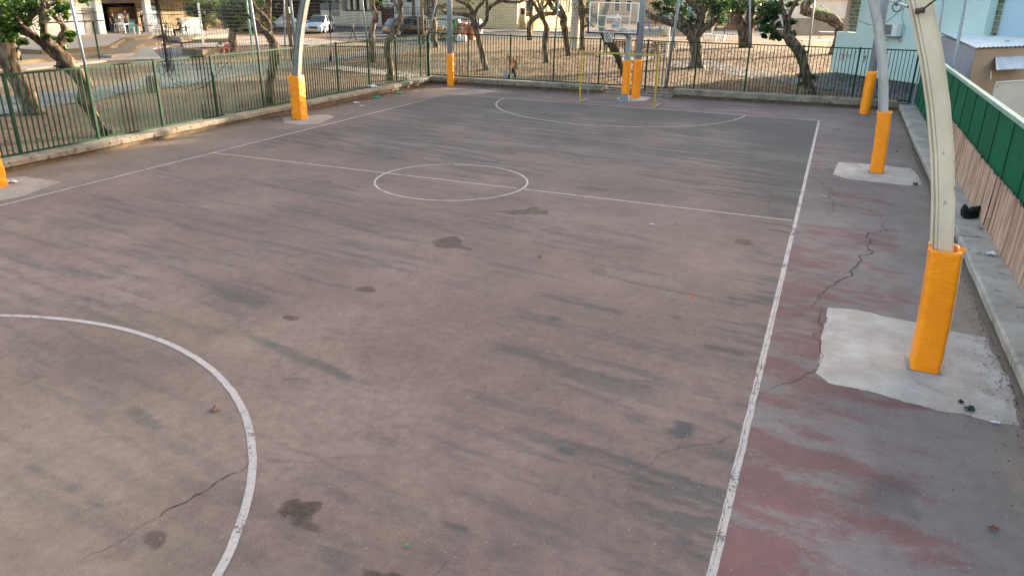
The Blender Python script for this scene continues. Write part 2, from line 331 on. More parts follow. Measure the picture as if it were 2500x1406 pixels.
# broad worn streaks running across the court, stronger at its far half
s1 = fbm(SX*.35+5, SY*2.2, 41, 4); s2 = fbm(SX*.7, SY*6.5+3, 51, 5, .6); s3 = fbm(GX*.35, GY*.35, 61, 3)
inside = sstep(SW+.02, SW-.02, np.abs(GX))*sstep(L2+.02,L2-.02,np.abs(GY))
tl = (.20+.2*sstep(-4,8,GY))*sstep(.48,.68,s1)+.78*sstep(.49,.63,s2)*sstep(.34,.50,s3)
tl = tl*(.68+.34*sstep(-2,9,GY))
edge = sstep(5.0,7.5,GX)*sstep(-12,12,GY)*.55 + sstep(3.2,6,GX)*sstep(4,11,GY)*.55 + sstep(10.0,13.2,GY)*.5 + .08*sstep(5.5,7.5,GX)
edge = edge*(.6+.7*fbm(SX*.6,SY*1.8,71,4)) + .2*np.exp(-((GX-7.3)/.5)**2)*sstep(.42,.62,fbm(GX*1.2,GY*.9,73))
teal = np.clip(np.maximum(teal, tl*.9)+edge*.8+.34*sstep(-3,9,GY)+(.35+.5*sstep(-2,9,GY))*(fbm(SX*1.3,SY*9,77,5,.65)-.46), 0, 1)*inside  # far-half ramp mixes bluish paint with painted weaker sky light
# red apron paint
rn = .6*fbm(SX*.9, SY*2.4, 81, 5, .6)+.4*fbm(SX*3, SY*8, 83, 4, .6)
apr = (1-inside)
red = apr*np.clip(.47 + .14*np.exp(-((GX-7.9)/.7)**2)*sstep(2,-6,GY) + .16*sstep(-9,-12.5,GY)*sstep(7.3,8,GX)*sstep(10.2,8.6,GX) - .1*sstep(9.2,9.8,GX) - .05*sstep(0,9,GY) + .10*sstep(14.1,14.4,GY)*sstep(9,5,np.abs(GX)) - .22*sstep(-7,-9,GX), 0, 1)
redv = np.clip(.5+(rn-.5)*1.9+(red-.5)*1.5, 0, 1)*apr
redv *= (1-.7*sstep(-7.4,-9,GX)); redv *= (1-.5*sstep(9.4,10.1,GX))
dust = np.zeros_like(GX)
dust += sstep(9.3,10.3,GX+ (warp*1.2))*.95 + sstep(-8.6,-9.9,GX+warp*1.4)*.8 + .45*sstep(-7.6,-8.3,GX) + .45*sstep(16.3,17.6,GY+warp)
dust += .75*sstep(-6,-13,GY)*sstep(6.5,1.0,GX)*(.6+.6*fbm(GX*.5,GY*.5,91,4))
dust += .4*sstep(.55,.75,fbm(GX*.45+3,GY*.45,93,4))*inside
dust = np.clip(dust,0,1)
lum = fbm(GX*.6,GY*.6,101,6,.55)
nvy, nvx = GX.shape; vv = np.stack([GX.ravel(), GY.ravel(), np.zeros(GX.size)],1)
me = bpy.data.meshes.new('court'); idx = np.arange(GX.size).reshape(GX.shape)
fc = np.stack([idx[:-1,:-1].ravel(), idx[:-1,1:].ravel(), idx[1:,1:].ravel(), idx[1:,:-1].ravel()],1)
me.vertices.add(len(vv)); me.vertices.foreach_set('co', vv.ravel()); me.loops.add(fc.size); me.loops.foreach_set('vertex_index', fc.ravel())
me.polygons.add(len(fc)); me.polygons.foreach_set('loop_start', np.arange(0,fc.size,4)); me.update(calc_edges=True)
for nm, ch, al in (('wear_shade_a',(wet,grime_shade,teal),inside),('wear_b',(redv,dust,lum),apr*sstep(-9,-7,GX))):
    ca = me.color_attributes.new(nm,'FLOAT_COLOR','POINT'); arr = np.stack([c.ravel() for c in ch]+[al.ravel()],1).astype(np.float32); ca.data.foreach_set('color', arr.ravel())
def court_material():
    m, nt, b, _ = base('worn_court_paint', .82, 0, .35); vec = N(nt,'NewGeometry').outputs['Position']
    def attr(n):
        a = N(nt,'Attribute'); a.attribute_name = n; s = N(nt,'SeparateColor'); nt.links.new(a.outputs['Color'], s.inputs[0]); return s.outputs
    A, B = attr('wear_shade_a'), attr('wear_b')
    fine = noise(nt, vec, 55, 5, .7); mid = noise(nt, vec, 9, 6, .65); fib = noise(nt, mapping(nt, vec, (1.2,5,1), (0,0,math.radians(8))), 7, 6, .7)
    fib2 = noise(nt, mapping(nt, vec, (2.2,7,1), (0,0,math.radians(8))), 4.5, 8, .8)
    fib3 = noise(nt, mapping(nt, vec, (2.0,5.5,1), (0,0,math.radians(8))), 7, 10, .85)
    stc = ramp(nt, .35, .65, lin('#382b25'), lin('#574538')); nt.links.new(mid, stc.inputs[0])
    r = ramp(nt, .3, .7, lin('#705b56'), lin('#806b62')); nt.links.new(mid, r.inputs[0]); c = r.outputs[0]
    ao = N(nt,'Attribute'); ao.attribute_name = 'wear_b'; c = mixc(nt, mth(nt,'MULTIPLY', ao.outputs['Alpha'], .6), c, lin('#75706f'))
    def thr(src, n_, k, lo, hi):
        t = mth(nt,'ADD', src, mth(nt,'MULTIPLY', mth(nt,'SUBTRACT', n_, .5), k)); rr = ramp(nt, lo, hi); nt.links.new(t, rr.inputs[0]); return rr.outputs[0]
    fine2 = noise(nt, mapping(nt, vec, (1.5,3,1), (0,0,math.radians(8))), 14, 8, .8)
    c = mixc(nt, mth(nt,'MULTIPLY', thr(A[2], fib, .4, .08, .95), .72), c, lin('#494a49'))
    c = mixc(nt, mth(nt,'MULTIPLY', thr(A[2], fine2, 1.2, .52, .78), .5), c, lin('#3d4142'))
    c = mixc(nt, mth(nt,'MULTIPLY', thr(B[0], fib3, 1.7, .44, .70), .72), c, lin('#704442'))
    c = mixc(nt, mth(nt,'MULTIPLY', thr(B[1], mid, .5, .15, 1.0), .65), c, lin('#8d7b67'))
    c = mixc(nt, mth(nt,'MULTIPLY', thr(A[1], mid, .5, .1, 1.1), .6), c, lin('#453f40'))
    c = mixc(nt, mth(nt,'MULTIPLY', thr(A[0], mid, .3, .2, .5), mth(nt,'POWER', A[0], .6)), c, stc.outputs[0])
    lr = ramp(nt, .3, .7, (.80,.80,.80,1), (1.10,1.10,1.10,1)); nt.links.new(B[2], lr.inputs[0]); c = mixc(nt, 1.0, c, lr.outputs[0], 'MULTIPLY')
    g2 = noise(nt, vec, 130, 3, .7); gr = ramp(nt, .35, .68, (.80,.80,.81,1), (1.20,1.19,1.17,1)); nt.links.new(g2, gr.inputs[0]); c = mixc(nt, 1.0, c, gr.outputs[0], 'MULTIPLY')
    m2 = ramp(nt, .36, .64, (.90,.89,.89,1), (1.09,1.08,1.07,1)); nt.links.new(noise(nt, vec, 3.2, 7, .7), m2.inputs[0]); c = mixc(nt, 1.0, c, m2.outputs[0], 'MULTIPLY')
    fr = ramp(nt, .30, .72, (.76,.76,.77,1), (1.22,1.21,1.19,1)); nt.links.new(fine, fr.inputs[0]); c = mixc(nt, 1.0, c, fr.outputs[0], 'MULTIPLY')
    # pale grit and small pits
    v = N(nt,'TexVoronoi'); v.inputs['Scale'].default_value = 9; nt.links.new(vec, v.inputs['Vector'])
    c = mixc(nt, mth(nt,'MULTIPLY', mth(nt,'LESS_THAN', v.outputs['Distance'], .07), .4), c, lin('#b9ac9c'))
    v3 = N(nt,'TexVoronoi'); v3.inputs['Scale'].default_value = 1.1; nt.links.new(vec, v3.inputs['Vector'])
    c = mixc(nt, mth(nt,'MULTIPLY', mth(nt,'LESS_THAN', v3.outputs['Distance'], .022), .8), c, lin('#3b332f'))
    nt.links.new(c, b.inputs['Base Color'])
    rr = mth(nt,'SUBTRACT', .84, mth(nt,'MULTIPLY', A[0], .12)); nt.links.new(rr, b.inputs['Roughness'])
    bump(nt, b, mth(nt,'ADD', mth(nt,'MULTIPLY', fine, .6), mid), .35, .01); return m
me.materials.append(court_material()); court = bpy.data.objects.new('court_surface', me); COL.objects.link(court); tag(court, kind='structure')

# painted lines with worn edges and gaps
def line_material():
    m, nt, b, _ = base('worn_line_paint', .7); vec = N(nt,'NewGeometry').outputs['Position']
    r = ramp(nt, .3, .7, lin('#b8aca7'), lin('#998c85')); nt.links.new(noise(nt, vec, 14, 6, .7), r.inputs[0]); nt.links.new(r.outputs[0], b.inputs['Base Color'])
    n1 = noise(nt, vec, 3.5, 8, .75); n2 = noise(nt, mapping(nt, vec, (1,1,1)), 40, 3, .6)
    a = ramp(nt, .365, .45); nt.links.new(mth(nt,'ADD', mth(nt,'MULTIPLY', n1, .62), mth(nt,'MULTIPLY', n2, .34)), a.inputs[0])
    nt.links.new(a.outputs[0], b.inputs['Alpha']); return m
LM = line_material(); mb = MB()
def seg(p, q, n=80, j=.004): return [(p[0]+(q[0]-p[0])*i/n+random.uniform(-j,j), p[1]+(q[1]-p[1])*i/n+random.uniform(-j,j)) for i in range(n+1)]
mb.ribbon(seg((SW,-17.9),(SW,-1.05),160), .075, .004); mb.ribbon(seg((SW+.01,-.55),(SW,L2),120), .07, .004)
mb.ribbon(seg((SW-.03,-1.0),(SW+.02,-.6),20,.02), .035, .004)
mb.ribbon(seg((-SW,-16),(-SW,10.9),200), .05, .004); mb.ribbon(seg((-SW,10.9),(-SW+.02,12.2),30), .02, .004)
mb.ribbon(seg((-SW,0),(CXs+1.68,0),100), .045, .0042); mb.ribbon(seg((CXs+1.86,0),(SW-.06,0),100), .048, .0042)
mb.ribbon(seg((-6.9,L2),(SW,L2),160), .045, .0045)
def arc(cx, cy, r, a0, a1, n=120): return [(cx+r*math.cos(a0+(a1-a0)*i/n)+random.uniform(-.004,.004), cy+r*math.sin(a0+(a1-a0)*i/n)+random.uniform(-.004,.004)) for i in range(n+1)]
mb.ribbon(arc(CXs,0,R1,0,2*math.pi), .048, .005)
mb.ribbon(arc(0.02,L2+.1,4.93,math.pi+.02,2*math.pi-.02), .045, .005)
mb.ribbon(arc(-.41,-14.12,4.75,-.25,math.pi+.2), .078, .005)
struct(mb, 'court_lines', LM, org=(0,0,0))
# concrete patches round the posts
def patch_material():
    m, nt, b, _ = base('patch_concrete', .88); vec = N(nt,'NewGeometry').outputs['Position']
    r = ramp(nt, .35, .68, lin('#b5aaa1'), lin('#978b81')); nt.links.new(noise(nt, vec, 1.6, 8, .65), r.inputs[0])
    n3 = ramp(nt, .56, .72); nt.links.new(noise(nt, vec, 4, 6, .7, 1.2), n3.inputs[0])
    c = mixc(nt, mth(nt,'MULTIPLY', n3.outputs[0], .5), r.outputs[0], lin('#c3bab2')); n4 = ramp(nt, .5, .62); nt.links.new(noise(nt, vec, 1.1, 7, .7, .6), n4.inputs[0]); c = mixc(nt, mth(nt,'MULTIPLY', n4.outputs[0], .6), c, lin('#8f8070')); n5 = ramp(nt, .62, .66); nt.links.new(noise(nt, vec, 13, 5, .8), n5.inputs[0]); c = mixc(nt, mth(nt,'MULTIPLY', n5.outputs[0], .35), c, lin('#6f655c')); nt.links.new(c, b.inputs['Base Color'])
    bump(nt, b, noise(nt, vec, 30, 6, .7), .3, .01); return m
PM = patch_material(); PM2 = M('old_patch_concrete','#958a82','#82776e',2,.9,0,.3,40,spots=('#a69c92',4,.6),world=True)
def rough_poly(px, z=.004, step=.05, jit=.02):
    ph = random.uniform(0,9); acc = 0
    P = [at(u,v) for u,v in px]; out = []
    for a, b_ in zip(P, P[1:]+P[:1]):
        n = max(1, int((b_-a).length/step))
        for i in range(n):
            p = a.lerp(b_, i/n); acc = acc*.8+random.gauss(0,jit*.45); out.append((p.x+acc+random.gauss(0,.003), p.y+acc*.7+random.gauss(0,.003)+.012*math.sin(p.x*9+ph)))
    return out
def sheet(poly, z, name, mat_, org=(0,0,0)):
    from mathutils.geometry import delaunay_2d_cdt
    n = len(poly); vs, _, fs, *_r = delaunay_2d_cdt([Vector((x,y)) for x,y in poly], [(i,(i+1)%n) for i in range(n)], [], 1, 1e-5)
    out = []
    for f in fs:
        a, b_, c = [vs[i] for i in f[:3]]; out.append(tuple(f) if (b_-a).cross(c-a) > 0 else tuple(f)[::-1])
    me = bpy.data.meshes.new(name); me.from_pydata([(v.x,v.y,z) for v in vs], [], out); me.materials.append(mat_); o = bpy.data.objects.new(name, me); COL.objects.link(o)
    return tag(o, kind='structure')
for px in ([(2023,750),(2065,754),(2121,763),(2201,780),(2317,806),(2402,825),(2440,880),(2478,970),(2484,1040),(2440,1036),(2352,1009),(2291,1006),(2181,973),(2101,953),(2020,934),(1995,911),(2001,880),(2003,850),(2012,800)],
           [(2048,396),(2117,401),(2171,406),(2225,412),(2243,430),(2252,452),(2215,453),(2171,449),(2071,438),(2034,426)],
           [(688,291),(740,284),(800,280),(818,287),(775,303),(735,305),(695,300)],
           [(-60,448),(0,437),(60,431),(150,445),(60,478),(0,490),(-60,490)],
           [(1505,240),(1530,232),(1590,238),(1575,246),(1512,250)]):
    sheet(rough_poly(px, jit=.018), .0035, 'concrete_patch', PM if px[0][0] > 1000 else PM2)
# cracks as thin dark brown ribbons
CM = M('crack_dark','#231d1a','#3f342d',6,.95)
mb = MB()
def crack(px, w, amp=.35, sub=5):
    P = [Vector((at(u,v).x, at(u,v).y)) for u,v in px]
    for _ in range(sub):
        Q = [P[0]]
        for a, b_ in zip(P, P[1:]):
            d = b_-a; L = d.length
            if L > .05: Q.append((a+b_)/2+Vector((-d.y,d.x))*random.uniform(-amp,amp)*.5)
            Q.append(b_)
        P = Q
    n = len(P); mb.ribbon(P, [w*(.45 if w < .0145 else .78)*random.uniform(.25,1.3)*min(1,.3+3*min(i,n-1-i)/n) for i in range(n)], .0062)
for px, w in [([(2185,530),(2165,560),(2120,568),(2125,590),(2132,615),(2098,640),(2080,655),(2083,672),(2040,690),(2000,718),(1983,745)],.028),([(1983,745),(1960,768),(1935,780)],.014),
              ([(1993,395),(1998,420),(2010,455),(2022,480),(2030,500),(2020,530)],.022),([(1990,900),(1960,915),(1920,935),(1885,952)],.016),([(2022,752),(2010,800),(2003,850),(2003,880),(1990,905)],.018),
              ([(1935,540),(1905,545),(1890,535),(1888,520),(1882,490),(1875,470),(1880,440)],.016),([(1535+400,555),(1960,575)],.012),([(1780,400),(1770,420),(1760,445),(1745,458),(1710,465),(1690,490)],.012),
              ([(1700,515),(1675,525),(1650,545),(1610,562)],.014),([(1782,535),(1795,560),(1790,575),(1765,595)],.012),([(1925,395),(1920,420),(1922,440)],.01),([(1810,285),(1880,318),(1925,340),(1930,355),(1980,378)],.014),
              ([(1190,935),(1160,975),(1120,1005),(1100,1033)],.012),([(610,1125),(590,1150),(545,1168),(510,1195),(450,1228),(370,1270)],.018),([(370,1270),(300,1320),(170,1390)],.012),
              ([(615,1128),(680,1125),(760,1130),(840,1118),(900,1110)],.01),([(600,990),(640,965),(700,925),(760,890),(830,830),(842,800)],.009),([(1820,1050),(1770,1070),(1700,1085),(1650,1100),(1600,1120),(1530,1165),(1480,1195)],.011),
              ([(1085,605),(1050,640),(1000,675),(945,705),(905,720)],.012),([(265,465),(330,470),(400,478),(480,488),(560,500)],.012),([(1410,480),(1440,490),(1490,494)],.014),([(1525,715),(1560,710),(1590,690)],.008),
              ([(400,498),(490,510)],.02),([(1450,620),(1425,650)],.008),([(0,1072),(60,1045),(140,1010),(200,985)],.007),([(160,1100),(240,1070),(330,1035),(380,1010)],.007),([(1180,300),(1240,340),(1255,370)],.008),
              ([(1680,750),(1678,780)],.012),([(1060,1406),(1085,1380),(1130,1340)],.009),([(2155,405),(2130,470)],.008),([(1875,950),(1850,985),(1828,1020)],.012)]:
    crack(px, w)
for a, b_ in (((SW-.02,-9.5),(SW+.015,-4)),((SW,-12.5),(SW-.02,-9.8))):
    P = seg(a, b_, 60, .012); mb.ribbon(P, [random.uniform(.001,.007) for _ in P], .0064)
struct(mb, 'court_cracks', CM, org=(0,0,0))

# ------------------------------------------------------------------ ground, paths, street
def gz(x, y):
    if not (-16 < x < 8): return -.03
    d = math.exp(-((y-19.9)/1.2)**2)*(1/(1+math.exp((x-1.5)*2)))*(1/(1+math.exp(-(x+10)*2)))
    return -.03 - .30*d
mb = MB(); gxs = [-900,-300,-150,-90,-60,-45]+[-40+i*1.0 for i in range(80)]+[45,60,90,150,300,900]; gys = [-200,-60,-30,-20]+[-15+i*.5 for i in range(110)]+[45,55,70,90,130,200,400,1200]
nx = len(gxs)
mb.add([(x,y,gz(x,y)+(.008*math.sin(x*.9+y*.4)+.006*math.sin(y*1.3-x*.5)-.018 if (y > 20.5 or x < -12.5) and abs(x) < 45 and y < 42 else 0)) for y in gys for x in gxs], [(j*nx+i,j*nx+i+1,(j+1)*nx+i+1,(j+1)*nx+i) for j in range(len(gys)-1) for i in range(nx-1)])
struct(mb, 'ground', K['sand'], org=(0,0,0), smooth='raw')
def gpoly(px, z, name, m_): return sheet([(at(u,v,z).x, at(u,v,z).y) for u,v in px], z, name, m_)
gpoly([(-300,400),(0,282),(100,262),(240,245),(330,219),(430,213),(500,203),(585,187),(677,170),(740,160),(800,152),(889,138),(960,128),(1059,112),(1110,104),(1105,98),(1059,103),(960,116),(889,124),(807,140),(724,150),(613,156),(511,158),(430,150),(395,150),(372,175),(330,196),(200,215),(0,238),(-300,330)], -.022, 'paved_path', K['paver'])
gpoly([(360,130),(420,118),(470,115),(470,140),(440,150),(395,152)], -.016, 'paved_path', K['paver'])
gpoly([(780,168),(860,175),(940,184),(1000,192),(1040,190),(1060,186),(980,176),(900,167),(820,160)], -.022, 'kerb_path', K['kerbstone'])
gpoly([(450,95),(560,84),(700,76),(800,78),(800,92),(900,99),(960,106),(1060,110),(1140,100),(1260,92),(1400,96),(1560,92),(1700,70),(1700,62),(1400,78),(1240,76),(1130,80),(930,66),(700,57),(500,52)], -.019, 'street', K['asphalt'])
gpoly([(860,66),(930,67),(1130,81),(1240,76),(1400,79),(1400,74),(1240,70),(1130,76),(930,61),(800,58),(700,52),(700,56)], .05, 'pavement', K['kerbstone'])
gpoly([(440,98),(560,88),(740,92),(850,103),(960,110),(960,114),(800,112),(640,110),(450,118)], .02, 'pavement', K['agg_top'])
gpoly([(1630,150),(1700,142),(1790,160),(1900,180),(2000,196),(2240,222),(2280,260),(2240,262),(2000,216),(1860,196),(1760,178),(1690,168),(1630,164)], -.022, 'paved_path', K['paver'])
gpoly([(1960,178),(2040,178),(2240,208),(2280,262),(2180,215),(2000,196)], -.026, 'paved_path', K['paver'])
gpoly([(1440,130),(1500,118),(1600,140),(1560,152),(1470,140)], -.022, 'paved_path', K['kerbstone'])
gpoly([(1560,64),(1660,62),(1700,72),(1640,80),(1560,84)], -.010, 'playground_surface', K['asphalt'])
gpoly([(1690,84),(1760,76),(1900,78),(1900,84),(1800,88),(1700,90)], -.022, 'paved_path', K['kerbstone'])

# ------------------------------------------------------------------ kerb walls round the court
def curb(name, p, q, inward, top, label, gap=None, low=.12, width=.62):
    p, q = Vector(p), Vector(q); d = (q-p); L = d.length; d.normalize(); n = Vector(inward); out = -n
    e = empty(name, (p+q)/2, label, 'kerb wall', 'concrete kerb walls round the court')
    cuts = [0.0]; t = 0
    while t < L: t += random.uniform(3.2,4.6); cuts.append(min(t, L))
    for a, b_ in zip(cuts, cuts[1:]):
        if b_-a < .05: continue
        m_ = MB(); k = max(2, int((b_-a)/.25)); off = random.uniform(-.008,.008); vs = []
        # profile: lower face, overhanging upper block with softened top edge
        prof = [(0.06,-.1),(0.06,low),(-.015,low+.008),(-.02,top-.03),(.012,top),(.12,top+.004),(width-.05,top+.002),(width,top-.02),(width,-.1)]
        for i in range(k+1):
            s_ = a+.006+(b_-a-.012)*i/k; c = p+d*s_
            for (o_, z) in prof:
                jj = random.uniform(-.006,.006) if 0 < z else 0
                vs.append(c+out*(o_+jj+off)+Vector((0,0,z+jj*.7)))
        P_ = len(prof); fs = [(i*P_+j,(i+1)*P_+j,(i+1)*P_+j+1,i*P_+j+1) for i in range(k) for j in range(P_-1)]
        fs += [tuple(range(P_)), tuple(k*P_+j for j in range(P_))[::-1]]
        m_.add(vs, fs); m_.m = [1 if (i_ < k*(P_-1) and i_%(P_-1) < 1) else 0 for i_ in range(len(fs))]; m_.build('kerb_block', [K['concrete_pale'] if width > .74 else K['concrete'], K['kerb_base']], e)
    return e
curb('kerb_wall', (-10.2,-18,0), (-10.2,17.9,0), (1,0,0), .27, 'long weathered concrete kerb wall under the left green railing')
curb('kerb_wall', (-10.2,17.42,0), (-1.75,17.80,0), (0,-1,0), .33, 'concrete kerb wall behind the corner post, left of the gap by the hoop', width=.7)
curb('kerb_wall', (1.45,18.0,0), (10.35,18.5,0), (0,-1,0), .36, 'concrete kerb wall under the far railing, right of the goal', width=.7)
curb('kerb_wall', (10.4,-18,0), (10.4,18.35,0), (-1,0,0), .27, 'wide concrete kerb wall below the solid green fence', width=.75)
m_ = MB(); m_.box((-1.7,17.95,-.1),(1.42,18.3,.06)); m_.box((-1.7,18.3,-.1),(1.42,18.65,.14)); m_.box((-1.7,18.65,-.1),(1.42,18.8,.2))
tag(m_.build('gap_steps', K['concrete']), 'low concrete steps in the kerb gap behind the goal', 'steps')

# ------------------------------------------------------------------ railings
def railing(name, posts, zb, zt, label, low_posts=(), nbar=15, group='green bar railings round the court'):
    e = empty(name, posts[0], label, 'railing', group)
    for i, p in enumerate(posts):
        z0 = -.1 if i in low_posts else zb-.06
        m_ = MB(); m_.bar((p.x,p.y,z0),(p.x,p.y,zt+.03), .07,.07); m_.box((p.x-.04,p.y-.04,zt+.03),(p.x+.04,p.y+.04,zt+.045)); m_.build('post', K['green'], e)
    for p, q in zip(posts, posts[1:]):
        m_ = MB(); d = (q-p).normalized(); a = Vector((p.x,p.y,0))+d*.035; b_ = Vector((q.x,q.y,0))-d*.035
        m_.bar(a+Vector((0,0,zt-.01)), b_+Vector((0,0,zt-.01)), .042,.045); m_.bar(a+Vector((0,0,zb+.03)), b_+Vector((0,0,zb+.03)), .042,.045)
        nbar = max(2, round((b_-a).length/.142)-1)
        for k in range(1, nbar+1):
            c = a.lerp(b_, k/(nbar+1)); m_.bar(c+Vector((0,0,zb+.05)), c+Vector((random.uniform(-.004,.004),random.uniform(-.004,.004),zt-.03)), .026,.026)
        m_.build('bar_panel', K['green'], e)
    return e
LP = [Vector((-10.62,-3.27+2.27*k,0)) for k in range(-6,10)]+[Vector((-10.62,17.9,0))]
railing('railing', LP, .27, 2.2, 'green bar railing on the left kerb, running back to the corner')
FPX = [1169,1263,1362,1467,1578,1696,1820,1952,2091]
FT = [Vector((-10.62,17.9,0))]+[Vector((-10.62+21.4*k/10, 17.9+1.05*k/10,0)) for k in range(1,11)]
FT[0] = Vector((-10.58,17.94,0))
railing('railing', FT, .32, 2.30, 'green bar railing across the far end of the court behind the hoop', low_posts=(5,))
CN = FT[-1]
# tall netting poles and nets
poles = []
for (px, b_, lab, r_) in [((203,163,172,0),None,'bent grey tube pole standing on the near left railing',.04),((625,126,611,0),None,'grey tube pole on the left railing beside the leaning trunk',.045),((889,101,884,0),None,'grey tube pole on the left railing before the black car',.04),
                      ((1068,85,1066,0),None,'thin grey tube pole on the corner of the two railings',.04),((1363,92,1364,0),None,'grey tube pole on the far railing left of the backboard',.04),((1820,103,1831,0),None,'grey tube pole on the far railing between two fig trunks',.04)]:
    near = min(LP[1:]+FT, key=lambda p: abs((p-CAMP).dot(CR)/(p+Vector((0,0,2.2))-CAMP).dot(CF)*1832+1250-px[0]) )
    b0 = Vector((near.x, near.y, 2.2)); t0 = aP(px[2],px[3],b0); d = (t0-b0); t1 = b0+d*1.9
    m_ = MB(); m_.tube([b0-Vector((0,0,.0)), b0+d*.5, t1], r_, 10); o = m_.build('net_pole', K['galv'], smooth=True)
    tag(o, lab, 'pole', 'grey tube poles that hold the netting'); poles.append((b0,t1))
for (base_px, top_px, lab, r_, key) in [((1626,209),(1658,0),'leaning pale pole just behind the right goal post',.075,'galv'),((1971,150),(1989,0),'pale pole behind the far railing by the leaning fig trunk',.06,'galv'),
                       ((619,152),(602,0),'light green street pole standing beside the olive tree',.06,'pg'),((715,147),(697,0),'brown wooden pole beside the steel arch at the street',.12,'wood'),((725,147),(709,0),'grey pole standing against the brown wooden pole',.1,'galv_dull'),
                       ((1034,108),(1029,0),'orange brown wooden pole in front of the black car',.12,'wood'),((1024,108),(1018,0),'thin grey pole left of the orange brown wooden pole',.08,'galv'),((697,160),(693,0),'thin grey street pole carrying a meter box',.05,'galv_dull')]:
    if key == 'pg': K.setdefault('pg', M('pale_green_paint','#74a08c','#8db09f',4,.6))
    g = at(*base_px); t0 = aP(top_px[0],top_px[1],g); m_ = MB(); m_.tube([g-Vector((0,0,.1)), g+(t0-g)*1.5], [r_,r_*.85], 10); o = m_.build('street_pole', K[key], smooth=True); tag(o, lab, 'pole')
for (p0,p1,r_) in [((2325,175),(2360,-5),.05),((2293,75),(2305,-5),.045)]:
    a = aX(p0[0],p0[1],11.25) if p0[1] > 100 else aX(p0[0],p0[1],11.6); b_ = aP(p1[0],p1[1],a); m_ = MB(); m_.tube([Vector((a.x-(b_.x-a.x)*1.2,a.y,0.0)), a, a+(b_-a)*1.6], r_, 10)
    tag(m_.build('net_pole', M('zinc_spangle','#9aa1a6','#6f777c',22,.45,.6), smooth=True), 'speckled zinc tube pole %s' % ('rising behind the green sheet fence' if r_ > .047 else 'between the near arch and the pale blue wall'), 'pole')
def netting(name, p, q, z0, z1, step, label, mat_, r_=.004, sag=.05, wob=.02):
    p, q = Vector(p), Vector(q); L = (q-p).length; d = (q-p)/L; m_ = MB(); n = int(L/step); k = int((z1-z0)/step)
    nn = Vector((-d.y,d.x,0)); ph = random.uniform(0,6)
    def pt(i, j):
        s_ = L*i/n; z = z0+(z1-z0)*j/k; return p+d*(s_+wob*math.sin(j*.7+i*.21+ph))+nn*(.08*math.sin(s_*.9+ph)+wob*math.sin(i*1.1))+Vector((0,0,z-sag*math.sin(math.pi*((s_*.4)%1))))
    for i in range(n+1):
        pts = [pt(i,j) for j in range(0,k+1,4)]; m_.tube(pts, r_, 3, cap=False)
    for j in range(k+1):
        pts = [pt(i,j) for i in range(0,n+1,3)]; m_.tube(pts, r_, 3, cap=False)
    return tag(m_.build(name, mat_, smooth='raw'), label, 'netting', 'mesh nets above the railings')
netting('safety_net', (-10.62,1.6,0), (-10.62,17.8,0), 2.15, 5.4, .12, 'sagging mesh net hung over the left railing', K['netting'])
netting('safety_net', (-10.5,17.95,0), (.1,18.45,0), 2.2, 5.4, .12, 'mesh net over the far railing left of the backboard', K['netting'])
netting('safety_net', (.1,18.45,0), (4.2,18.66,0), 2.2, 5.4, .12, 'mesh net over the far railing behind the tall hoop pole', K['netting'])
# tangled black net end and twine
m_ = MB(); a0 = Vector((-10.6,1.75,2.1))
for k in range(5):
    m_.tube([a0+Vector((random.gauss(0,.03),random.gauss(0,.03),-0.25)), a0+Vector((random.gauss(0,.02),random.gauss(0,.03),.8)), a0+Vector((0,random.gauss(-.05,.03),1.6)), a0+Vector((0,-.12,3.2))], [.012,.02,.014,.012], 5)
for k in range(26):
    c = a0+Vector((random.gauss(0,.05),random.gauss(0,.09),random.gauss(-.02,.1))); m_.tube([c, c+Vector((random.gauss(0,.08),random.gauss(0,.09),random.gauss(-.05,.1))), c+Vector((random.gauss(0,.1),random.gauss(0,.1),random.gauss(-.15,.12)))], .006, 3)
for k in range(14):
    c = a0+Vector((0,random.gauss(0,.08),0)); m_.tube([c+Vector((0,0,random.uniform(0,2.8))), c+Vector((0,random.gauss(.1,.08),random.uniform(0,1.2))), c+Vector((0,random.gauss(.05,.08),-.2))], .005, 3)
dr = [Vector((-10.75,1.75,2.0)),Vector((-10.8,2.1,1.45)),Vector((-10.8,2.7,1.15)),Vector((-10.8,3.4,1.25)),Vector((-10.78,4.2,1.75)),Vector((-10.7,4.75,2.15))]
m_.tube(dr, .012, 5); m_.tube([p+Vector((0,0,.1+.03*i)) for i, p in enumerate(dr)], .006, 4)
tag(m_.build('net_rope', K['twine']), 'tangled black end of the net knotted on the left railing', 'rope')
m_ = MB(); a0 = aX(808,142,-10.6)
for k in range(3): m_.tube([aX(803+k*3,0,-10.6), aX(806,60,-10.6), aX(808,110,-10.6), aX(806+k,150,-10.6)], .014, 5)
m_.tube([aX(806,60,-10.6)+Vector((0,-.06,0)), aX(806,82,-10.6)], .05, 6)
tag(m_.build('net_rope', K['twine']), 'black rope with a knot hanging over the railing right of the arch', 'rope')

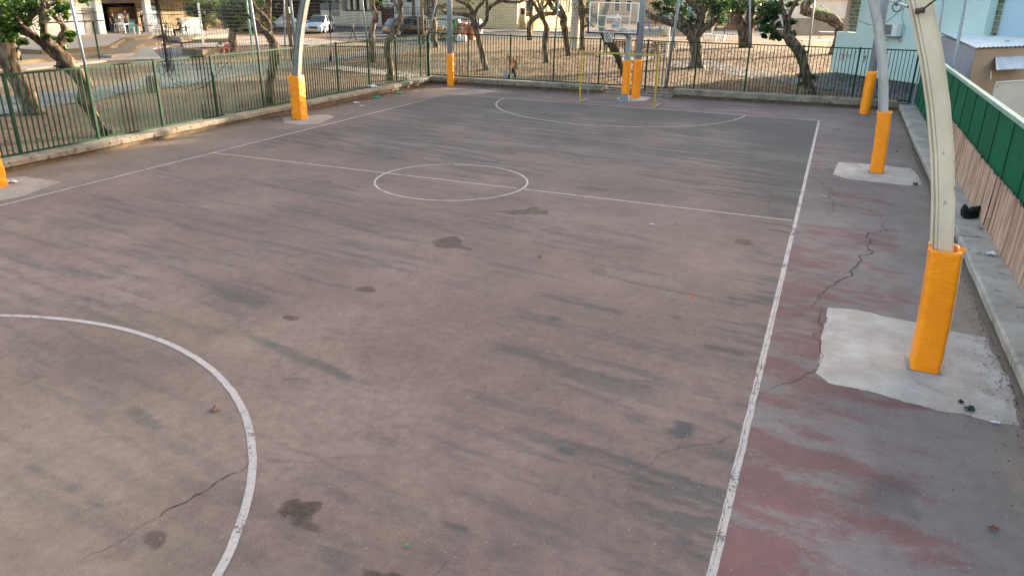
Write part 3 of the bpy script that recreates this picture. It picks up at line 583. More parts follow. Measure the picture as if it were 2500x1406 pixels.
# ------------------------------------------------------------------ solid green sheet fence and reed screen on the right
FX = 11.0; e = empty('sheet_fence', (FX,5,0), 'solid green sheet metal fence along the right side of the court', 'fence')
ycut = [CN.y-.02-1.55*k for k in range(0,24)]
for a, b_ in zip(ycut, ycut[1:]):
    m_ = MB(); y = a-.01; step = .062
    vs = []; k = 0
    while y > b_+.01:
        o_ = [0,0,.014,.014][k%4]; vs.append((FX-.0+o_,y,.26)); vs.append((FX+o_,y,2.26)); y -= [.05,.012,.05,.012][k%4]; k += 1
    n = len(vs)//2; m_.add(vs, [(2*i,2*i+2,2*i+3,2*i+1) for i in range(n-1)]); bk = [(x+.03,yy,z) for x,yy,z in vs]; m_.add(bk, [(2*i,2*i+1,2*i+3,2*i+2) for i in range(n-1)])
    m_.build('sheet_panel', K['sheet'], e)
    m_ = MB(); m_.box((FX-.045,b_+.006,2.262),(FX+.07,a-.006,2.30)); m_.box((FX-.05,b_+.006,2.22),(FX-.046,a-.006,2.262)); m_.build('cap_rail', K['cap'], e)
    m_ = MB(); m_.box((FX-.016,a-.014,.27),(FX-.002,a+.014,2.2)); m_.build('seam_strip', K['green'], e)
m_ = MB(); m_.box((FX-.05,-16,.275),(FX-.018,CN.y-.1,.31)); m_.build('bottom_rail', K['galv_dull'], e)
m_ = MB(); m_.bar((FX-.09,CN.y-.1,.2),(FX-.09,CN.y-.1,2.35),.05,.05); m_.build('corner_post', K['galv'], e)
KR = [M('reed_pale','#c8a694','#b38f7d',20,.85,stretch=(1,1,.1)), M('reed_warm','#b89380','#a37d6a',20,.85,stretch=(1,1,.1)), M('reed_dark','#9d7660','#83614d',20,.85,stretch=(1,1,.1))]
e = empty('reed_screen', (10.85,0,.28), 'pinkish brown reed screen tied to the lower half of the green fence', 'screen')
y = 8.6; k = 0; cuts = [8.6, 6.9, 4.6, 2.4, .3, -1.9, -4.0, -6.2, -8.2, -10.4, -12.6]
for a, b_ in zip(cuts, cuts[1:]):
    m_ = MB(); y = a-.02; hb = random.uniform(-.03,.03)
    while y > b_+.02:
        w = random.uniform(.012,.026); lean = random.gauss(.0,.014); x = FX-.055-random.uniform(0,.025); zt = 1.2+hb*.5+random.gauss(0,.014)
        m_.tube([(x-.02,y,.272),(x-.01+random.gauss(0,.004),y+lean*.5,.7),(x,y+lean,zt)], [w*.5,w*.52,w*.38], 4, m=random.choice([0,0,0,1,1,2]), cap=True); y -= w*random.uniform(.72,.98)
    m_.build('reed_panel', KR, e)
    m_ = MB(); m_.bar((FX-.1,b_,.275),(FX-.07,b_,1.24), .02,.02); m_.build('binding_strip', K['black'] if k%2 else K['wood'], e); k += 1
m_ = MB()
for k in range(46):
    c = Vector((FX-.10, random.uniform(-6,8), random.uniform(.45,1.1))); m_.tube([c, c+Vector((-.012,random.uniform(-.03,.03),random.uniform(-.03,.03)))], .004, 3)
m_.build('zip_tie', K['white'], e)

# ------------------------------------------------------------------ steel arches and poles with orange pads
def pad(parent, cx, cy, w, d, h, wrinkle=.006, taper=0.0, bulge=0.0, lean=0.0, z0=.0, round_=.05, seam=True, tabs=True):
    n = 40; rows = 44; m_ = MB(); vs = []
    for j in range(rows+1):
        z = z0+h*j/rows
        for i in range(n):
            t = 2*math.pi*i/n; c, s_ = math.cos(t), math.sin(t); e_ = .28
            x = math.copysign(abs(c)**e_, c)*w/2; y = math.copysign(abs(s_)**e_, s_)*d/2
            r_ = wrinkle*(math.sin(z*23+x*16+y*11+math.sin(z*7)*2)*.5+math.sin(z*41-x*25+y*9)*.25+random.uniform(-.3,.3))*(1 if 0 < j < rows else .3)
            k = 1+r_/w*2+bulge*math.sin(z*6+.7)*.03
            if j == rows: k *= .985
            if j == 0: k *= .97
            vs.append((cx+lean*z*z+x*k, cy+y*k, z))
    fs = [(j*n+i, j*n+(i+1)%n,(j+1)*n+(i+1)%n,(j+1)*n+i) for j in range(rows) for i in range(n)]
    # inner lip
    off = len(vs); vs += [(cx+lean*h*h+(vs[rows*n+i][0]-cx-lean*h*h)*.86, cy+(vs[rows*n+i][1]-cy)*.86, z0+h-.003) for i in range(n)]; fs += [(rows*n+i, rows*n+(i+1)%n, off+(i+1)%n, off+i) for i in range(n)]
    off2 = len(vs); vs += [(vs[off+i][0], vs[off+i][1], z0+h-.25) for i in range(n)]; fs += [(off+i, off+(i+1)%n, off2+(i+1)%n, off2+i) for i in range(n)]
    m_.add(vs, fs); o = m_.build('pad', K['orange'], parent, smooth=True)
    if seam:
        s_ = MB(); pts = [(cx+lean*(z0+h*j/14)**2+w/2*.99+.003, cy-d/2*.80, z0+h*j/14) for j in range(15)]; s_.tube(pts, .006, 4); s_.build('seam', K['foam'], o)
    if tabs:
        s_ = MB()
        for sx in (-1,1):
            c = Vector((cx+lean*h*h+sx*w*.46, cy-d*.3, z0+h)); s_.add([c+Vector((-.03,0,-.03)),c+Vector((.03,0,-.03)),c+Vector((.045*sx,.02,.03)),c+Vector((0,.09,.035)),c+Vector((-.02,.1,-.02))], [(0,1,2,3,4)])
        s_.build('torn_tab', K['orange'], o)
    return o
def arch(Y, label, mat_, xl=-9.25, xr=9.42, dy=0.0):
    e = empty('steel_arch', (0,Y,0), label, 'arch frame', 'steel arches spanning the court')
    n = 60; b_ = 10.2
    def centre(t):   # t 0..pi
        x = math.cos(t); xx = (xr if x > 0 else -xl)*x; return Vector((xx, Y+dy*(xr-xx)/(xr-xl), b_*math.sin(t)))
    W_, D_ = .225, .20      # seen from the court end: W_ in the arch plane, D_ along y
    # profile (a across the arch plane, y): web recessed between two raised lips, a rib near the outer third
    prof = [(-.5,-.5),(-.455,-.5),(-.455,-.30),(-.36,-.30),(-.36,-.42),(-.25,-.42),(-.25,-.34),(-.20,-.34),(-.20,-.40),(.455,-.40),(.455,-.5),(.5,-.5),(.5,.5),(-.5,.5)]
    vs = []; P_ = len(prof); ts = [math.pi*i/n for i in range(n+1)]
    for t in ts:
        c = centre(t); d = (centre(min(t+.01,math.pi))-centre(max(t-.01,0))).normalized(); nrm = Vector((d.z,0,-d.x)) # outward
        s_ = 1
        for a, y in prof: vs.append(c+nrm*(-a*W_ if t > math.pi/2 else a*W_)*-1*(-1 if t <= math.pi/2 else 1)*1+Vector((0,y*D_,0)))
    m_ = MB(); m_.add(vs, [(i*P_+j, i*P_+(j+1)%P_, (i+1)*P_+(j+1)%P_, (i+1)*P_+j) for i in range(n) for j in range(P_)]); m_.m = [1 if k_ >= n//2*P_ else 0 for k_ in range(n*P_)]; bm_ = m_.build('arch_beam', [mat_, K['arch_steel']], e)
    for x in (xl, xr):
        yy = Y+(dy if x < 0 else 0); m_ = MB(); m_.box((x-.2,yy-.2,.0),(x+.2,yy+.2,.012)); m_.build('base_plate', K['galv_dull'], e)
    return e
near_arch = arch(-6.09, 'nearest steel arch, weathered beige, with a long orange pad on its foot', K['weathered'], xl=-9.2, xr=9.44, dy=1.05)
pad(near_arch, 9.44, -6.10, .33, .38, 1.555, wrinkle=.004, lean=-.03)
pad(near_arch, -9.19, -5.02, .40, .42, 1.5, wrinkle=.012, bulge=1.0)
mid_arch = arch(5.75, 'second steel arch, whitish grey, crossing the middle of the court', K['weathered2'], xl=-9.2, xr=9.24, dy=.1)
pad(mid_arch, 9.24, 5.75, .32, .36, 1.55, wrinkle=.006, lean=-.035)
lp_ = pad(mid_arch, -9.08, 5.78, .40, .40, 1.47, wrinkle=.011, bulge=.7)
m_ = MB()
for z in (.28,.9,1.18): m_.tube([(-9.08+.208*math.cos(t)**1, 5.78+.208*math.sin(t), z+.01*math.sin(3*t)) for t in [i*math.pi/12 for i in range(25)]], .006, 4)
m_.build('tie_cord', K['net'], lp_)
# tie rods with bolts
m_ = MB(); a = aY(2250,26,-6.22); m_.tube([a, aY(2330,-35,-6.5), a+Vector((1.2,-3.5,1.3))], .011, 6); m_.tube([a+Vector((-.06,0,-.012)), a+Vector((.03,0,.0))], [.03,.03], 8)
m_.build('tie_rod', M('rusty_rod','#6a4a3c','#4c352c',20,.7,.4), near_arch); m_ = MB(); m_.tube([a+Vector((0,-.02,0)), a+Vector((0,.02,0))], .035, 10); m_.build('bolt', K['galv_dull'], near_arch)
m_ = MB(); p1 = aY(2216,17,-6.09); p2 = aY(2192,8,-3.0); p3 = aY(2155,-3,5.7); m_.tube([p1,p2,p3], .016, 6); m_.tube([p2+Vector((-.0,-.3,.02)),p2+Vector((0,.3,-.02))], .03, 6)
m_.tube([p2+Vector((.06*math.cos(t),0,.07*math.sin(t)-.05)) for t in [i*.6 for i in range(12)]], .012, 5); m_.build('cross_brace', K['galv_dull'], mid_arch)
def tall_pole(x, y, r, h, label, padh, padr, padlabel=None):
    e = empty('steel_pole', (x,y,0), label, 'pole', 'tall round steel poles at the far end')
    m_ = MB(); m_.tube([(x,y,0),(x,y,h)], [r,r*.92], 20); m_.build('pole_shaft', K['galv'], e, smooth=True)
    m_ = MB(); n = 20; vs = []
    for j in range(13):
        z = .0+padh*j/12
        for i in range(n): t = 2*math.pi*i/n; rr = padr*(1+.012*math.sin(z*9+t*2)); vs.append((x+rr*math.cos(t), y+rr*math.sin(t), z))
    m_.add(vs, [(j*n+i, j*n+(i+1)%n,(j+1)*n+(i+1)%n,(j+1)*n+i) for j in range(12) for i in range(n)]+[tuple(12*n+i for i in range(n))]); m_.build('pad', K['orange'], e, smooth=True)
    return e
tall_pole(-8.92,16.96,.135,8.5,'round steel pole with orange pad in the left far corner',1.47,.165)
tall_pole(0.0,17.12,.155,8.5,'round steel pole with orange pad right behind the hoop post',1.62,.185)
tall_pole(9.14,16.93,.15,8.5,'round steel pole with orange pad in the right far corner',1.6,.19)

# ------------------------------------------------------------------ basketball hoop
hx, hy = -.13, 15.78; e = empty('basketball_hoop', (hx,hy,0), 'basketball hoop with clear board, grey post and orange pad behind the goal', 'basketball hoop')
m_ = MB(); q = .24; m_.hexa([(hx-q,hy-q,0),(hx+q,hy-q,0),(hx+q,hy+q,0),(hx-q,hy+q,0),(hx-.13,hy-.13,.30),(hx+.13,hy-.13,.30),(hx+.13,hy+.13,.30),(hx-.13,hy+.13,.30)]); m_.build('foot', K['galv_dull'], e)
m_ = MB(); m_.box((hx-.10,hy-.10,.302),(hx+.10,hy+.10,2.72)); m_.build('post', K['galv'], e)
B0 = aY(1462,78,14.72); B1 = aY(1554,83,14.72)
yb = 14.66; bl = aY(1437,78,yb); br_ = aY(1557,83,yb); tl_ = aY(1442,7,yb); tr_ = aY(1558,8,yb)
xa, xb = (bl.x+tl_.x)/2-.0, (br_.x+tr_.x)/2; za = (bl.z+br_.z)/2; zb_ = (tl_.z+tr_.z)/2; xc_ = (xa+xb)/2
m_ = MB(); m_.bar((hx,hy-.05,2.62),(xc_,yb+.12,(za+.38)), .17,.17); m_.bar((hx,hy-.02,2.45),(xc_,yb+.1,za+.75), .05,.05); m_.build('arm', K['galv'], e)
m_ = MB(); m_.box((xa+.03,yb-.008,za+.03),(xb-.03,yb+.008,zb_-.03)); bd = m_.build('backboard', K['glass'], e)
m_ = MB()
for a, b_ in (((xa,za),(xb,za)),((xa,zb_),(xb,zb_)),((xa,za),(xa,zb_)),((xb,za),(xb,zb_))): m_.bar((a[0],yb-.0,a[1]),(b_[0],yb,b_[1]), .038,.04)
m_.bar((xa+.33,yb+.04,za+.25),(xa+.33,yb+.04,zb_),.03,.03); m_.bar((xb-.33,yb+.04,za),(xb-.33,yb+.04,zb_),.03,.03)
for z in (za+.2, za+.62): m_.bar((xa+.3,yb+.045,z),(xb-.3,yb+.045,z),.03,.03)
m_.build('board_frame', K['white'], bd)
m_ = MB(); sq = .295; z0_, z1_ = za+.12, za+.57
for a, b_ in (((xc_-sq,z0_),(xc_+sq,z0_)),((xc_-sq,z1_),(xc_+sq,z1_)),((xc_-sq,z0_),(xc_-sq,z1_)),((xc_+sq,z0_),(xc_+sq,z1_))): m_.bar((a[0],yb-.013,a[1]),(b_[0],yb-.013,b_[1]), .01,.05)
m_.build('target_square', K['white'], bd)
m_ = MB(); m_.box((xa-.05,yb-.035,za-.06),(xb+.05,yb+.035,za+.0)); m_.box((xa-.06,yb-.035,za-.06),(xa-.0,yb+.035,za+.42)); m_.box((xb+.0,yb-.035,za-.06),(xb+.06,yb+.035,za+.42)); m_.build('edge_padding', K['black'], bd)
rc = Vector((xc_-.05, yb-.36, za+.10)); m_ = MB(); R_ = .228
m_.tube([rc+Vector((R_*math.cos(t),R_*math.sin(t),0)) for t in [i*math.pi/12 for i in range(25)]], .012, 6); m_.box((rc.x-.07,rc.y+R_,rc.z-.07),(rc.x+.07,yb-.015,rc.z+.01)); m_.bar(rc+Vector((-.15,.17,0)), (rc.x-.05,yb-.02,rc.z),.02); m_.bar(rc+Vector((.15,.17,0)), (rc.x+.05,yb-.02,rc.z),.02)
rim = m_.build('rim', K['red'], e)
m_ = MB(); nn = 12
def npnt(i, j): t = 2*math.pi*(i+.5*(j%2))/nn; r = R_*(1-.10*j+.006*j*j); return rc+Vector((r*math.cos(t), r*math.sin(t), -.02-.085*j+.01*math.sin(i*2.3+j)))
for i in range(nn):
    for j in range(5):
        m_.tube([npnt(i,j), npnt(i if j%2 == 0 else i+1, j+1)], .006, 3); m_.tube([npnt(i,j), npnt(i-1 if j%2 == 0 else i, j+1)], .006, 3)
m_.build('net', K['net'], rim)
m_ = MB(); w_ = .17
m_.prism([(hx+w_*math.cos(math.pi/8+i*math.pi/4)*1.0, hy+w_*math.sin(math.pi/8+i*math.pi/4)) for i in range(8)], .31, 1.66); m_.build('pad', K['orange'], e)
# ------------------------------------------------------------------ goal
gl, gr = at(1415,252.5), at(1597,265); e = empty('futsal_goal', (gl+gr)/2, 'yellow painted steel goal frame on the far line of the court', 'goal')
m_ = MB(); m_.bar((gl.x,gl.y,0),(gl.x,gl.y,2.04),.058,.058); m_.build('goal_post', K['yellow'], e); m_ = MB(); m_.bar((gr.x,gr.y,0),(gr.x,gr.y,2.04),.058,.058); m_.build('goal_post', K['yellow'], e)
m_ = MB(); m_.bar((gl.x+.03,gl.y,2.01),(gr.x-.03,gr.y,2.01),.058,.058); m_.build('crossbar', K['yellow'], e)
for g in (gl, gr):
    m_ = MB(); b_ = Vector((g.x, g.y+1.15, 0)); m_.tube([g+Vector((0,.05,.05)), b_+Vector((0,0,.05))], .022, 6); m_.tube([b_, b_+Vector((0,0,1.98)), g+Vector((0,.04,2.01))], .022, 6); m_.build('rear_frame', K['galv_dull'], e)

# ------------------------------------------------------------------ trees
def crown(m_, c, r, n, size, mats=4, flat=.75, heart=False):
    # leaf clumps: sub-clusters spread in an uneven ball
    k = max(3, int(n/26)); cl = []
    for _ in range(k):
        d = Vector((random.gauss(0,1),random.gauss(0,1),random.gauss(0,1))).normalized()*r*random.uniform(.3,1.0); d.z *= flat; cl.append((c+d, r*random.uniform(.12,.3), random.random()))
    vs = []; fs = []; ms = []
    for _ in range(n):
        cc, rr, sh = random.choice(cl); p = cc+Vector((random.gauss(0,rr),random.gauss(0,rr),random.gauss(0,rr*.8)))
        a = Vector((random.gauss(0,1),random.gauss(0,1),random.gauss(0,.5))).normalized(); up = Vector((random.gauss(0,.8),random.gauss(0,.8),1)).normalized()
        b_ = a.cross(up).normalized(); s_ = size*random.uniform(.6,1.3); o = len(vs); nr = a.cross(b_)
        if heart:
            for (x, y, z) in ((-.55,0,0),(-.4,.42,.06),(.05,.5,.02),(.6,0,-.14),(.05,-.5,.02),(-.4,-.42,.06)): vs.append(p+a*x*s_+b_*y*s_+nr*z*s_)
            fs.append((o,o+1,o+2,o+3,o+4,o+5))
        else:
            for (x, y, z) in ((-.5,0,0),(0,.32,.05),(.5,0,-.08),(0,-.32,.05)): vs.append(p+a*x*s_+b_*y*s_+nr*z*s_)
            fs.append((o,o+1,o+2,o+3))
        q_ = sh*.7+random.random()*.5; ms.append(0 if q_ < .38 else 1 if q_ < .82 else 2 if q_ < 1.14 or mats < 4 else 3)
    n0 = len(m_.v); m_.v += [tuple(v) for v in vs]; m_.f += [tuple(i+n0 for i in f) for f in fs]; m_.m += ms
def tree(label, base_px, limbs, leaves, bark='bark', leafset=None, name='fig_tree', group=None, burrs=(), zbase=-.05, leafname='crown', knob=.11, size=.13, heart=False, extra=(), over=None, dmul=1.0):
    g = at(*base_px); g.z = zbase; pm = ppm(g); e = empty(name, g, label, 'tree', group); prs = random.Random(len(label)*7+int(base_px[0]))
    tufts = []
    for li, pts in enumerate(limbs):
        P = []; R = []; off = 0
        for i, (u, v, r) in enumerate(pts):
            if li: off += prs.uniform(-.18,.28)*(1 if prs.random() < .6 else -1)*.5
            P.append(aP(u,v,g,off)); R.append(max(.012, r/pm))
        if li == 0: P[0].z = min(P[0].z, g.z)
        # smooth by subdivision
        Q, T = [], []
        for i in range(len(P)-1):
            for k in range(3):
                t = k/3; p0 = P[max(i-1,0)]; p1 = P[i]; p2 = P[i+1]; p3 = P[min(i+2,len(P)-1)]
                Q.append(.5*((2*p1)+(p2-p0)*t+(2*p0-5*p1+4*p2-p3)*t*t+(3*p1-p0-3*p2+p3)*t*t*t)); T.append(R[i]*(1-t)+R[i+1]*t)
        Q.append(P[-1]); T.append(R[-1])
        if li == 0:
            T[0] *= 1.35; T[1] *= 1.12
        m_ = MB(); m_.tube(Q, T, 12, knob=knob*1.5)
        if name == 'fig_tree':
            for _ in range(7 if li else 4):
                k_ = prs.randrange(len(Q)//2, len(Q)-1); p_ = Q[k_]; d_ = Vector((prs.gauss(0,1),prs.gauss(0,1),prs.uniform(.1,1.3))).normalized(); l_ = prs.uniform(.25,.9)
                m_.tube([p_, p_+d_*l_*.5+Vector((0,0,.03)), p_+d_*l_+Vector((0,0,.12))], [T[k_]*.22+.006,.012,.004], 4)
                if prs.random() < .6: tufts.append((p_+d_*l_+Vector((0,0,.1)), prs.uniform(.1,.22)))
        m_.build('trunk' if li == 0 else 'limb', K[bark], e, smooth=True)
    if burrs:
        for (u,v,r) in burrs:
            m_ = MB(); c = aP(u,v,g,-r/pm*.6)
            for _ in range(16):
                d = Vector((random.gauss(0,1),random.gauss(0,1),random.gauss(0,1))).normalized()*r/pm; m_.tube([c+d*.2, c+d*random.uniform(.6,1.15), c+d*1.25+Vector((0,0,-.03))], [r/pm*.3, r/pm*.22, .006], 5)
            m_.build('burr', K['bark_dark'], e)
    if leaves or extra or over:
        m_ = MB()
        for (u,v,r,n,off) in leaves: crown(m_, aP(u,v,g,off), r/pm, int(n*dmul), size, heart=heart)
        for (c_,r_) in tufts: crown(m_, c_, r_, 14, min(size,.12), heart=heart)
        for (dx,dy,z,r,n,s_) in (over or ()): crown(m_, Vector((g.x+dx,g.y+dy,z)), r, n, s_, flat=.6)  # unseen crown masses above the frame, placed to shade the court
        m_.build('crown', leafset or LF_fig, e, smooth='raw')
    return e
GF = 'fig trees in the park around the court'
tree('thick leaning fig trunk at the left edge of the park', (75,275), [[(82,278,22),(68,240,20),(45,200,19),(28,170,19),(14,130,22),(2,90,24),(-15,50,20),(-30,-20,16)],[(10,115,9),(22,95,6),(14,80,6),(8,60,5),(0,30,4)],[(32,150,8),(38,130,9),(22,100,6),(18,85,5)]],
     [(10,20,32,150,0),(25,50,30,120,-.4),(50,8,26,110,.3),(5,75,16,50,-.5),(-10,40,40,120,0)], bark='bark_grey', group=GF, dmul=1.6, size=.14, heart=True, burrs=((35,145,9),(42,120,6)), over=[(-2,-1,6.2,2.6,900,.2),(-3.5,1,5.2,1.8,400,.2)])
tree('twisted fig tree leaning left behind the second railing post', (255,327), [[(258,330,17),(242,310,13),(225,277,13),(205,240,15),(209,205,16),(180,172,17),(157,146,18),(128,120,16),(104,105,10),(74,82,8),(52,64,7),(30,40,6),(-10,5,5)],
     [(128,122,13),(112,98,10),(107,74,8),(104,37,7.5),(105,14,6),(92,-8,5)],[(106,16,6),(87,31,5),(70,53,5),(65,70,5)],[(148,135,11),(148,112,11),(152,92,10),(161,74,7),(152,60,5),(137,46,4.5),(120,28,4),(114,10,3.5),(100,-10,3)],[(75,85,7),(40,75,5),(18,60,4),(0,40,4)]],
     [(40,22,36,130,-.3),(18,60,30,120,-.4),(75,12,30,100,.3),(30,80,22,70,-.5),(14,95,12,26,-.6),(150,22,20,46,-.3),(135,8,22,50,.2),(163,40,9,14,-.3),(175,85,12,60,-.3),(172,98,8,26,-.3),(133,93,7,12,0),(55,105,12,20,-.2),(118,90,9,16,-.3),(205,2,12,18,0),(80,60,14,30,-.4),(160,115,6,8,-.3)],
     bark='bark', group=GF, dmul=1.6, size=.125, heart=True, burrs=((205,250,11),(215,225,8),(195,205,9),(140,162,7),(222,260,7),(250,322,10)), over=[(-1,0,6.0,2.4,700,.2),(.5,2,6.4,2.2,500,.2)])
tree('short fig trunk forking behind the fourth railing post', (660,262), [[(659,264,13),(659,240,10),(658,213,9),(663,176,10),(671,139,13),(668,111,11),(659,89,9),(648,80,8),(637,72,8),(624,52,6),(605,40,4),(594,34,2.5)],
     [(664,98,9),(656,80,8),(655,55,7.5),(656,22,6),(658,-10,5)],[(655,55,6),(647,42,5),(635,31,5),(622,18,4.5),(618,6,3)]], [(596,30,9,26,0),(592,16,6,14,0),(622,5,10,24,0),(640,0,8,12,0),(590,45,6,10,0)], bark='bark', group=GF, size=.1, heart=True,
     burrs=((672,125,9),(676,150,9),(655,95,6)), over=[(-.5,.5,5.6,2.3,800,.2),(1,1.5,6.2,2,500,.2)])
tree('thin crooked fig trunk left of the black car', (905,150), [[(909,150,8),(909,111,8),(907,83,8),(913,55,6),(917,43,6.5),(911,22,5.5),(909,-10,5)],[(915,50,5),(922,38,4),(905,10,3)]], [], bark='bark_grey', group=GF, burrs=((920,50,5),), over=[(0,0,6.3,2.2,500,.22)])
tree('fig trunk leaning right in front of the black car', (955,195), [[(953,202,9),(952,157,8),(946,129,9),(948,104,8),(957,89,8),(966,68,8),(977,47,6),(978,25,5.5),(976,5,5),(982,-20,4)],[(975,30,4),(963,8,3.5),(955,-10,3)],[(977,20,3.5),(985,5,3)]], [(945,3,8,22,0),(990,3,6,10,0),(968,25,4,6,0)],
     bark='bark_grey', group=GF, size=.1, burrs=((966,80,6),(946,125,5)), over=[(0,.3,5.8,2.2,700,.2)])
tree('short thick fig stump with raised arms by the railing corner', (1062,115), [[(1065,118,7),(1062,100,6.5),(1060,80,7),(1059,58,9),(1053,41,8),(1044,30,6),(1045,0,5),(1046,-20,4)],[(1060,45,6),(1062,30,5),(1059,8,4.5),(1058,-15,4)],[(1062,32,5),(1070,19,4.5),(1086,15,4),(1096,8,3)]], [(1052,15,7,14,0),(1070,10,6,10,0)], bark='bark_grey', group=GF, size=.13, over=[(0,0,6.3,2.4,500,.25)])
tree('fig tree with wide spreading grey arms right of the corner post', (1185,170), [[(1187,173,9),(1184,160,7),(1177,129,7),(1168,92,7.5),(1160,65,8),(1157,50,7),(1144,39,5),(1124,35,4.5),(1100,33,4),(1085,30,3.5),(1082,24,3)],[(1156,48,5.5),(1148,18,4.5),(1133,9,3.5),(1112,1,3)],[(1158,45,4.5),(1165,22,4),(1180,6,4),(1182,-10,3)],
     [(1166,82,6),(1172,70,5.5),(1188,52,5),(1190,28,4.5),(1203,14,4),(1222,3,4),(1240,5,3.5),(1268,6,3),(1280,-3,3)],[(1190,45,4),(1190,15,3.5),(1186,-10,3)]], [(1140,15,10,14,0),(1150,30,8,9,0),(1160,25,7,8,0),(1105,20,8,7,0),(1185,12,9,12,0),(1150,2,14,24,0),(1170,45,6,6,0)], bark='bark', group=GF, size=.13, over=[(0,.5,6.2,2.8,900,.22),(2,1,6,2.2,600,.22)])
tree('slim forked fig trunk beyond the walking man', (1333,152), [[(1334,154,6),(1331,120,5.5),(1332,89,7),(1335,72,7),(1330,55,5),(1318,37,4.5),(1309,18,4),(1292,-4,4)],[(1334,70,5),(1328,50,4.5),(1325,33,4),(1318,15,3.5),(1311,-4,3)],[(1336,75,3.5),(1326,35,3)]], [(1300,20,6,8,0)], bark='bark', group=GF, size=.13, over=[(0,0,7,2.2,500,.24)])
tree('curved fig trunk left of the pale column tree', (1387,135), [[(1388,137,6),(1385,111,7),(1381,83,8),(1376,58,9),(1376,43,9),(1363,33,6),(1348,18,5.5),(1337,-4,5)],[(1378,42,6),(1372,25,5),(1361,10,4),(1343,-6,4)]], [(1374,10,5,8,0)], bark='bark', group=GF, size=.13, over=[(0,.5,7.2,2.6,700,.24),(-2,2,6.8,2.2,500,.24)])
tree('low arching fig trunk before the yellow garden wall', (1294,98), [[(1294,100,6),(1292,74,6),(1296,55,6),(1310,42,5.5),(1333,35,5),(1352,34,5),(1364,28,4)],[(1312,40,4),(1325,25,3.5),(1340,5,3)]], [], bark='bark', group=GF, over=[(1,0,7.2,2.2,300,.26)])
tree('knotted fig trunk between the pale column tree and the backboard', (1421,122), [[(1421,124,6),(1422,92,5.5),(1422,70,5.5),(1422,46,7),(1420,28,8),(1418,10,6),(1416,-10,5)],[(1421,27,7),(1433,28,6.5),(1446,36,5),(1458,40,4)],[(1424,68,3),(1438,61,3),(1452,66,2.5)]], [(1411,20,7,22,0),(1425,5,10,26,0),(1440,12,14,70,0),(1445,25,8,30,0),(1409,34,4,8,0)], bark='bark', leafset=LF_dark, group=GF, size=.14, over=[(0,0,7.3,2.4,500,.26)])
tree('smooth pale column like trunk rising beyond the far railing', (1402,119), [[(1401,121,13),(1402,100,11),(1404,60,11),(1407,20,12),(1409,-20,13)]], [], bark='pale_trunk', name='column_tree', knob=.02, over=[(0,0,8.5,3.0,900,.26)])
tree('dark fig trunk leaning behind the basketball hoop', (1525,185), [[(1524,187,9),(1520,168,8),(1511,148,8),(1503,126,9.5),(1489,105,9.5),(1478,92,9),(1471,75,8),(1470,55,6.5),(1478,30,6),(1486,-5,5)],[(1471,70,5),(1460,50,4),(1448,40,3.5)]], [], bark='bark_dark', group=GF, burrs=((1492,108,6),), over=[(0,0,6.6,2.6,700,.22)])
tree('massive pale fig tree with thick low boughs right of the goal', (1700,165), [[(1700,169,19),(1701,145,14),(1700,125,14),(1697,100,16),(1694,84,18),(1690,74,17)],[(1690,80,13),(1676,72,12),(1656,60,10),(1630,54,8),(1606,46,7),(1588,40,6.5),(1572,22,5)],[(1690,72,11),(1680,60,9),(1664,46,7),(1640,20,5.5),(1618,-5,4.5)],[(1700,82,13),(1709,62,12),(1711,40,9),(1702,20,8),(1680,0,7),(1664,-20,6)],
     [(1708,60,9),(1716,42,8),(1720,20,7),(1722,-10,6)],[(1700,88,13),(1715,72,10),(1728,64,8.5),(1741,56,8),(1743,44,7),(1736,24,5),(1730,0,4)],[(1742,50,5.5),(1752,42,5),(1766,40,5)]],
     [(1620,22,24,260,.3),(1660,28,26,260,.6),(1690,44,16,120,-.3),(1605,12,16,160,0),(1640,5,26,220,0),(1705,10,18,110,.5),(1755,25,22,260,-.3),(1762,50,16,140,-.3),(1745,8,24,260,0),(1770,12,18,180,0),(1672,62,10,50,-.3)], bark='bark_grey', leafset=LF_dark, group=GF, size=.14, over=[(-1,0,6.4,3.4,1500,.26),(2,0,6.6,3,1200,.26),(-3,2,6.2,2.6,800,.26),(4.6,0,6.4,2.6,1500,.3),(2.5,-5,5.6,2.2,1100,.26),(3,-1,6.2,2.4,1200,.3)], dmul=2.2)
tree('twin trunked fig tree with a bench beyond it', (1822,116), [[(1827,119,11),(1828,95,9),(1829,70,10),(1830,48,11),(1834,25,8),(1838,0,7)],[(1814,115,10),(1812,90,9),(1810,70,10),(1805,45,10),(1799,24,10),(1790,5,8)],[(1834,62,9),(1846,52,8),(1859,46,7.5),(1871,30,5.5),(1880,10,4)]],
     [(1790,12,24,260,-.3),(1830,14,26,280,-.5),(1860,25,20,200,-.3),(1870,10,22,240,.3),(1850,48,8,50,-.5),(1895,20,24,240,-.6),(1810,28,12,80,-.4)], bark='bark', leafset=LF_dark, group=GF, dmul=2.0, size=.2, over=[(0,0,8.2,3.6,1200,.34),(3,2,8,3,800,.34),(-3,3,8,3.4,900,.34)])
tree('stout fig trunk standing far behind the brown bench', (1789,68), [[(1789,69,15),(1788,55,11),(1787,38,11),(1787,20,11),(1788,0,9)],[(1803,66,10),(1802,45,8),(1800,25,7)]], [(1780,10,20,160,0)], bark='bark_grey', leafset=LF_dark, group=GF, size=.25, over=[(0,0,9,4,700,.4)])
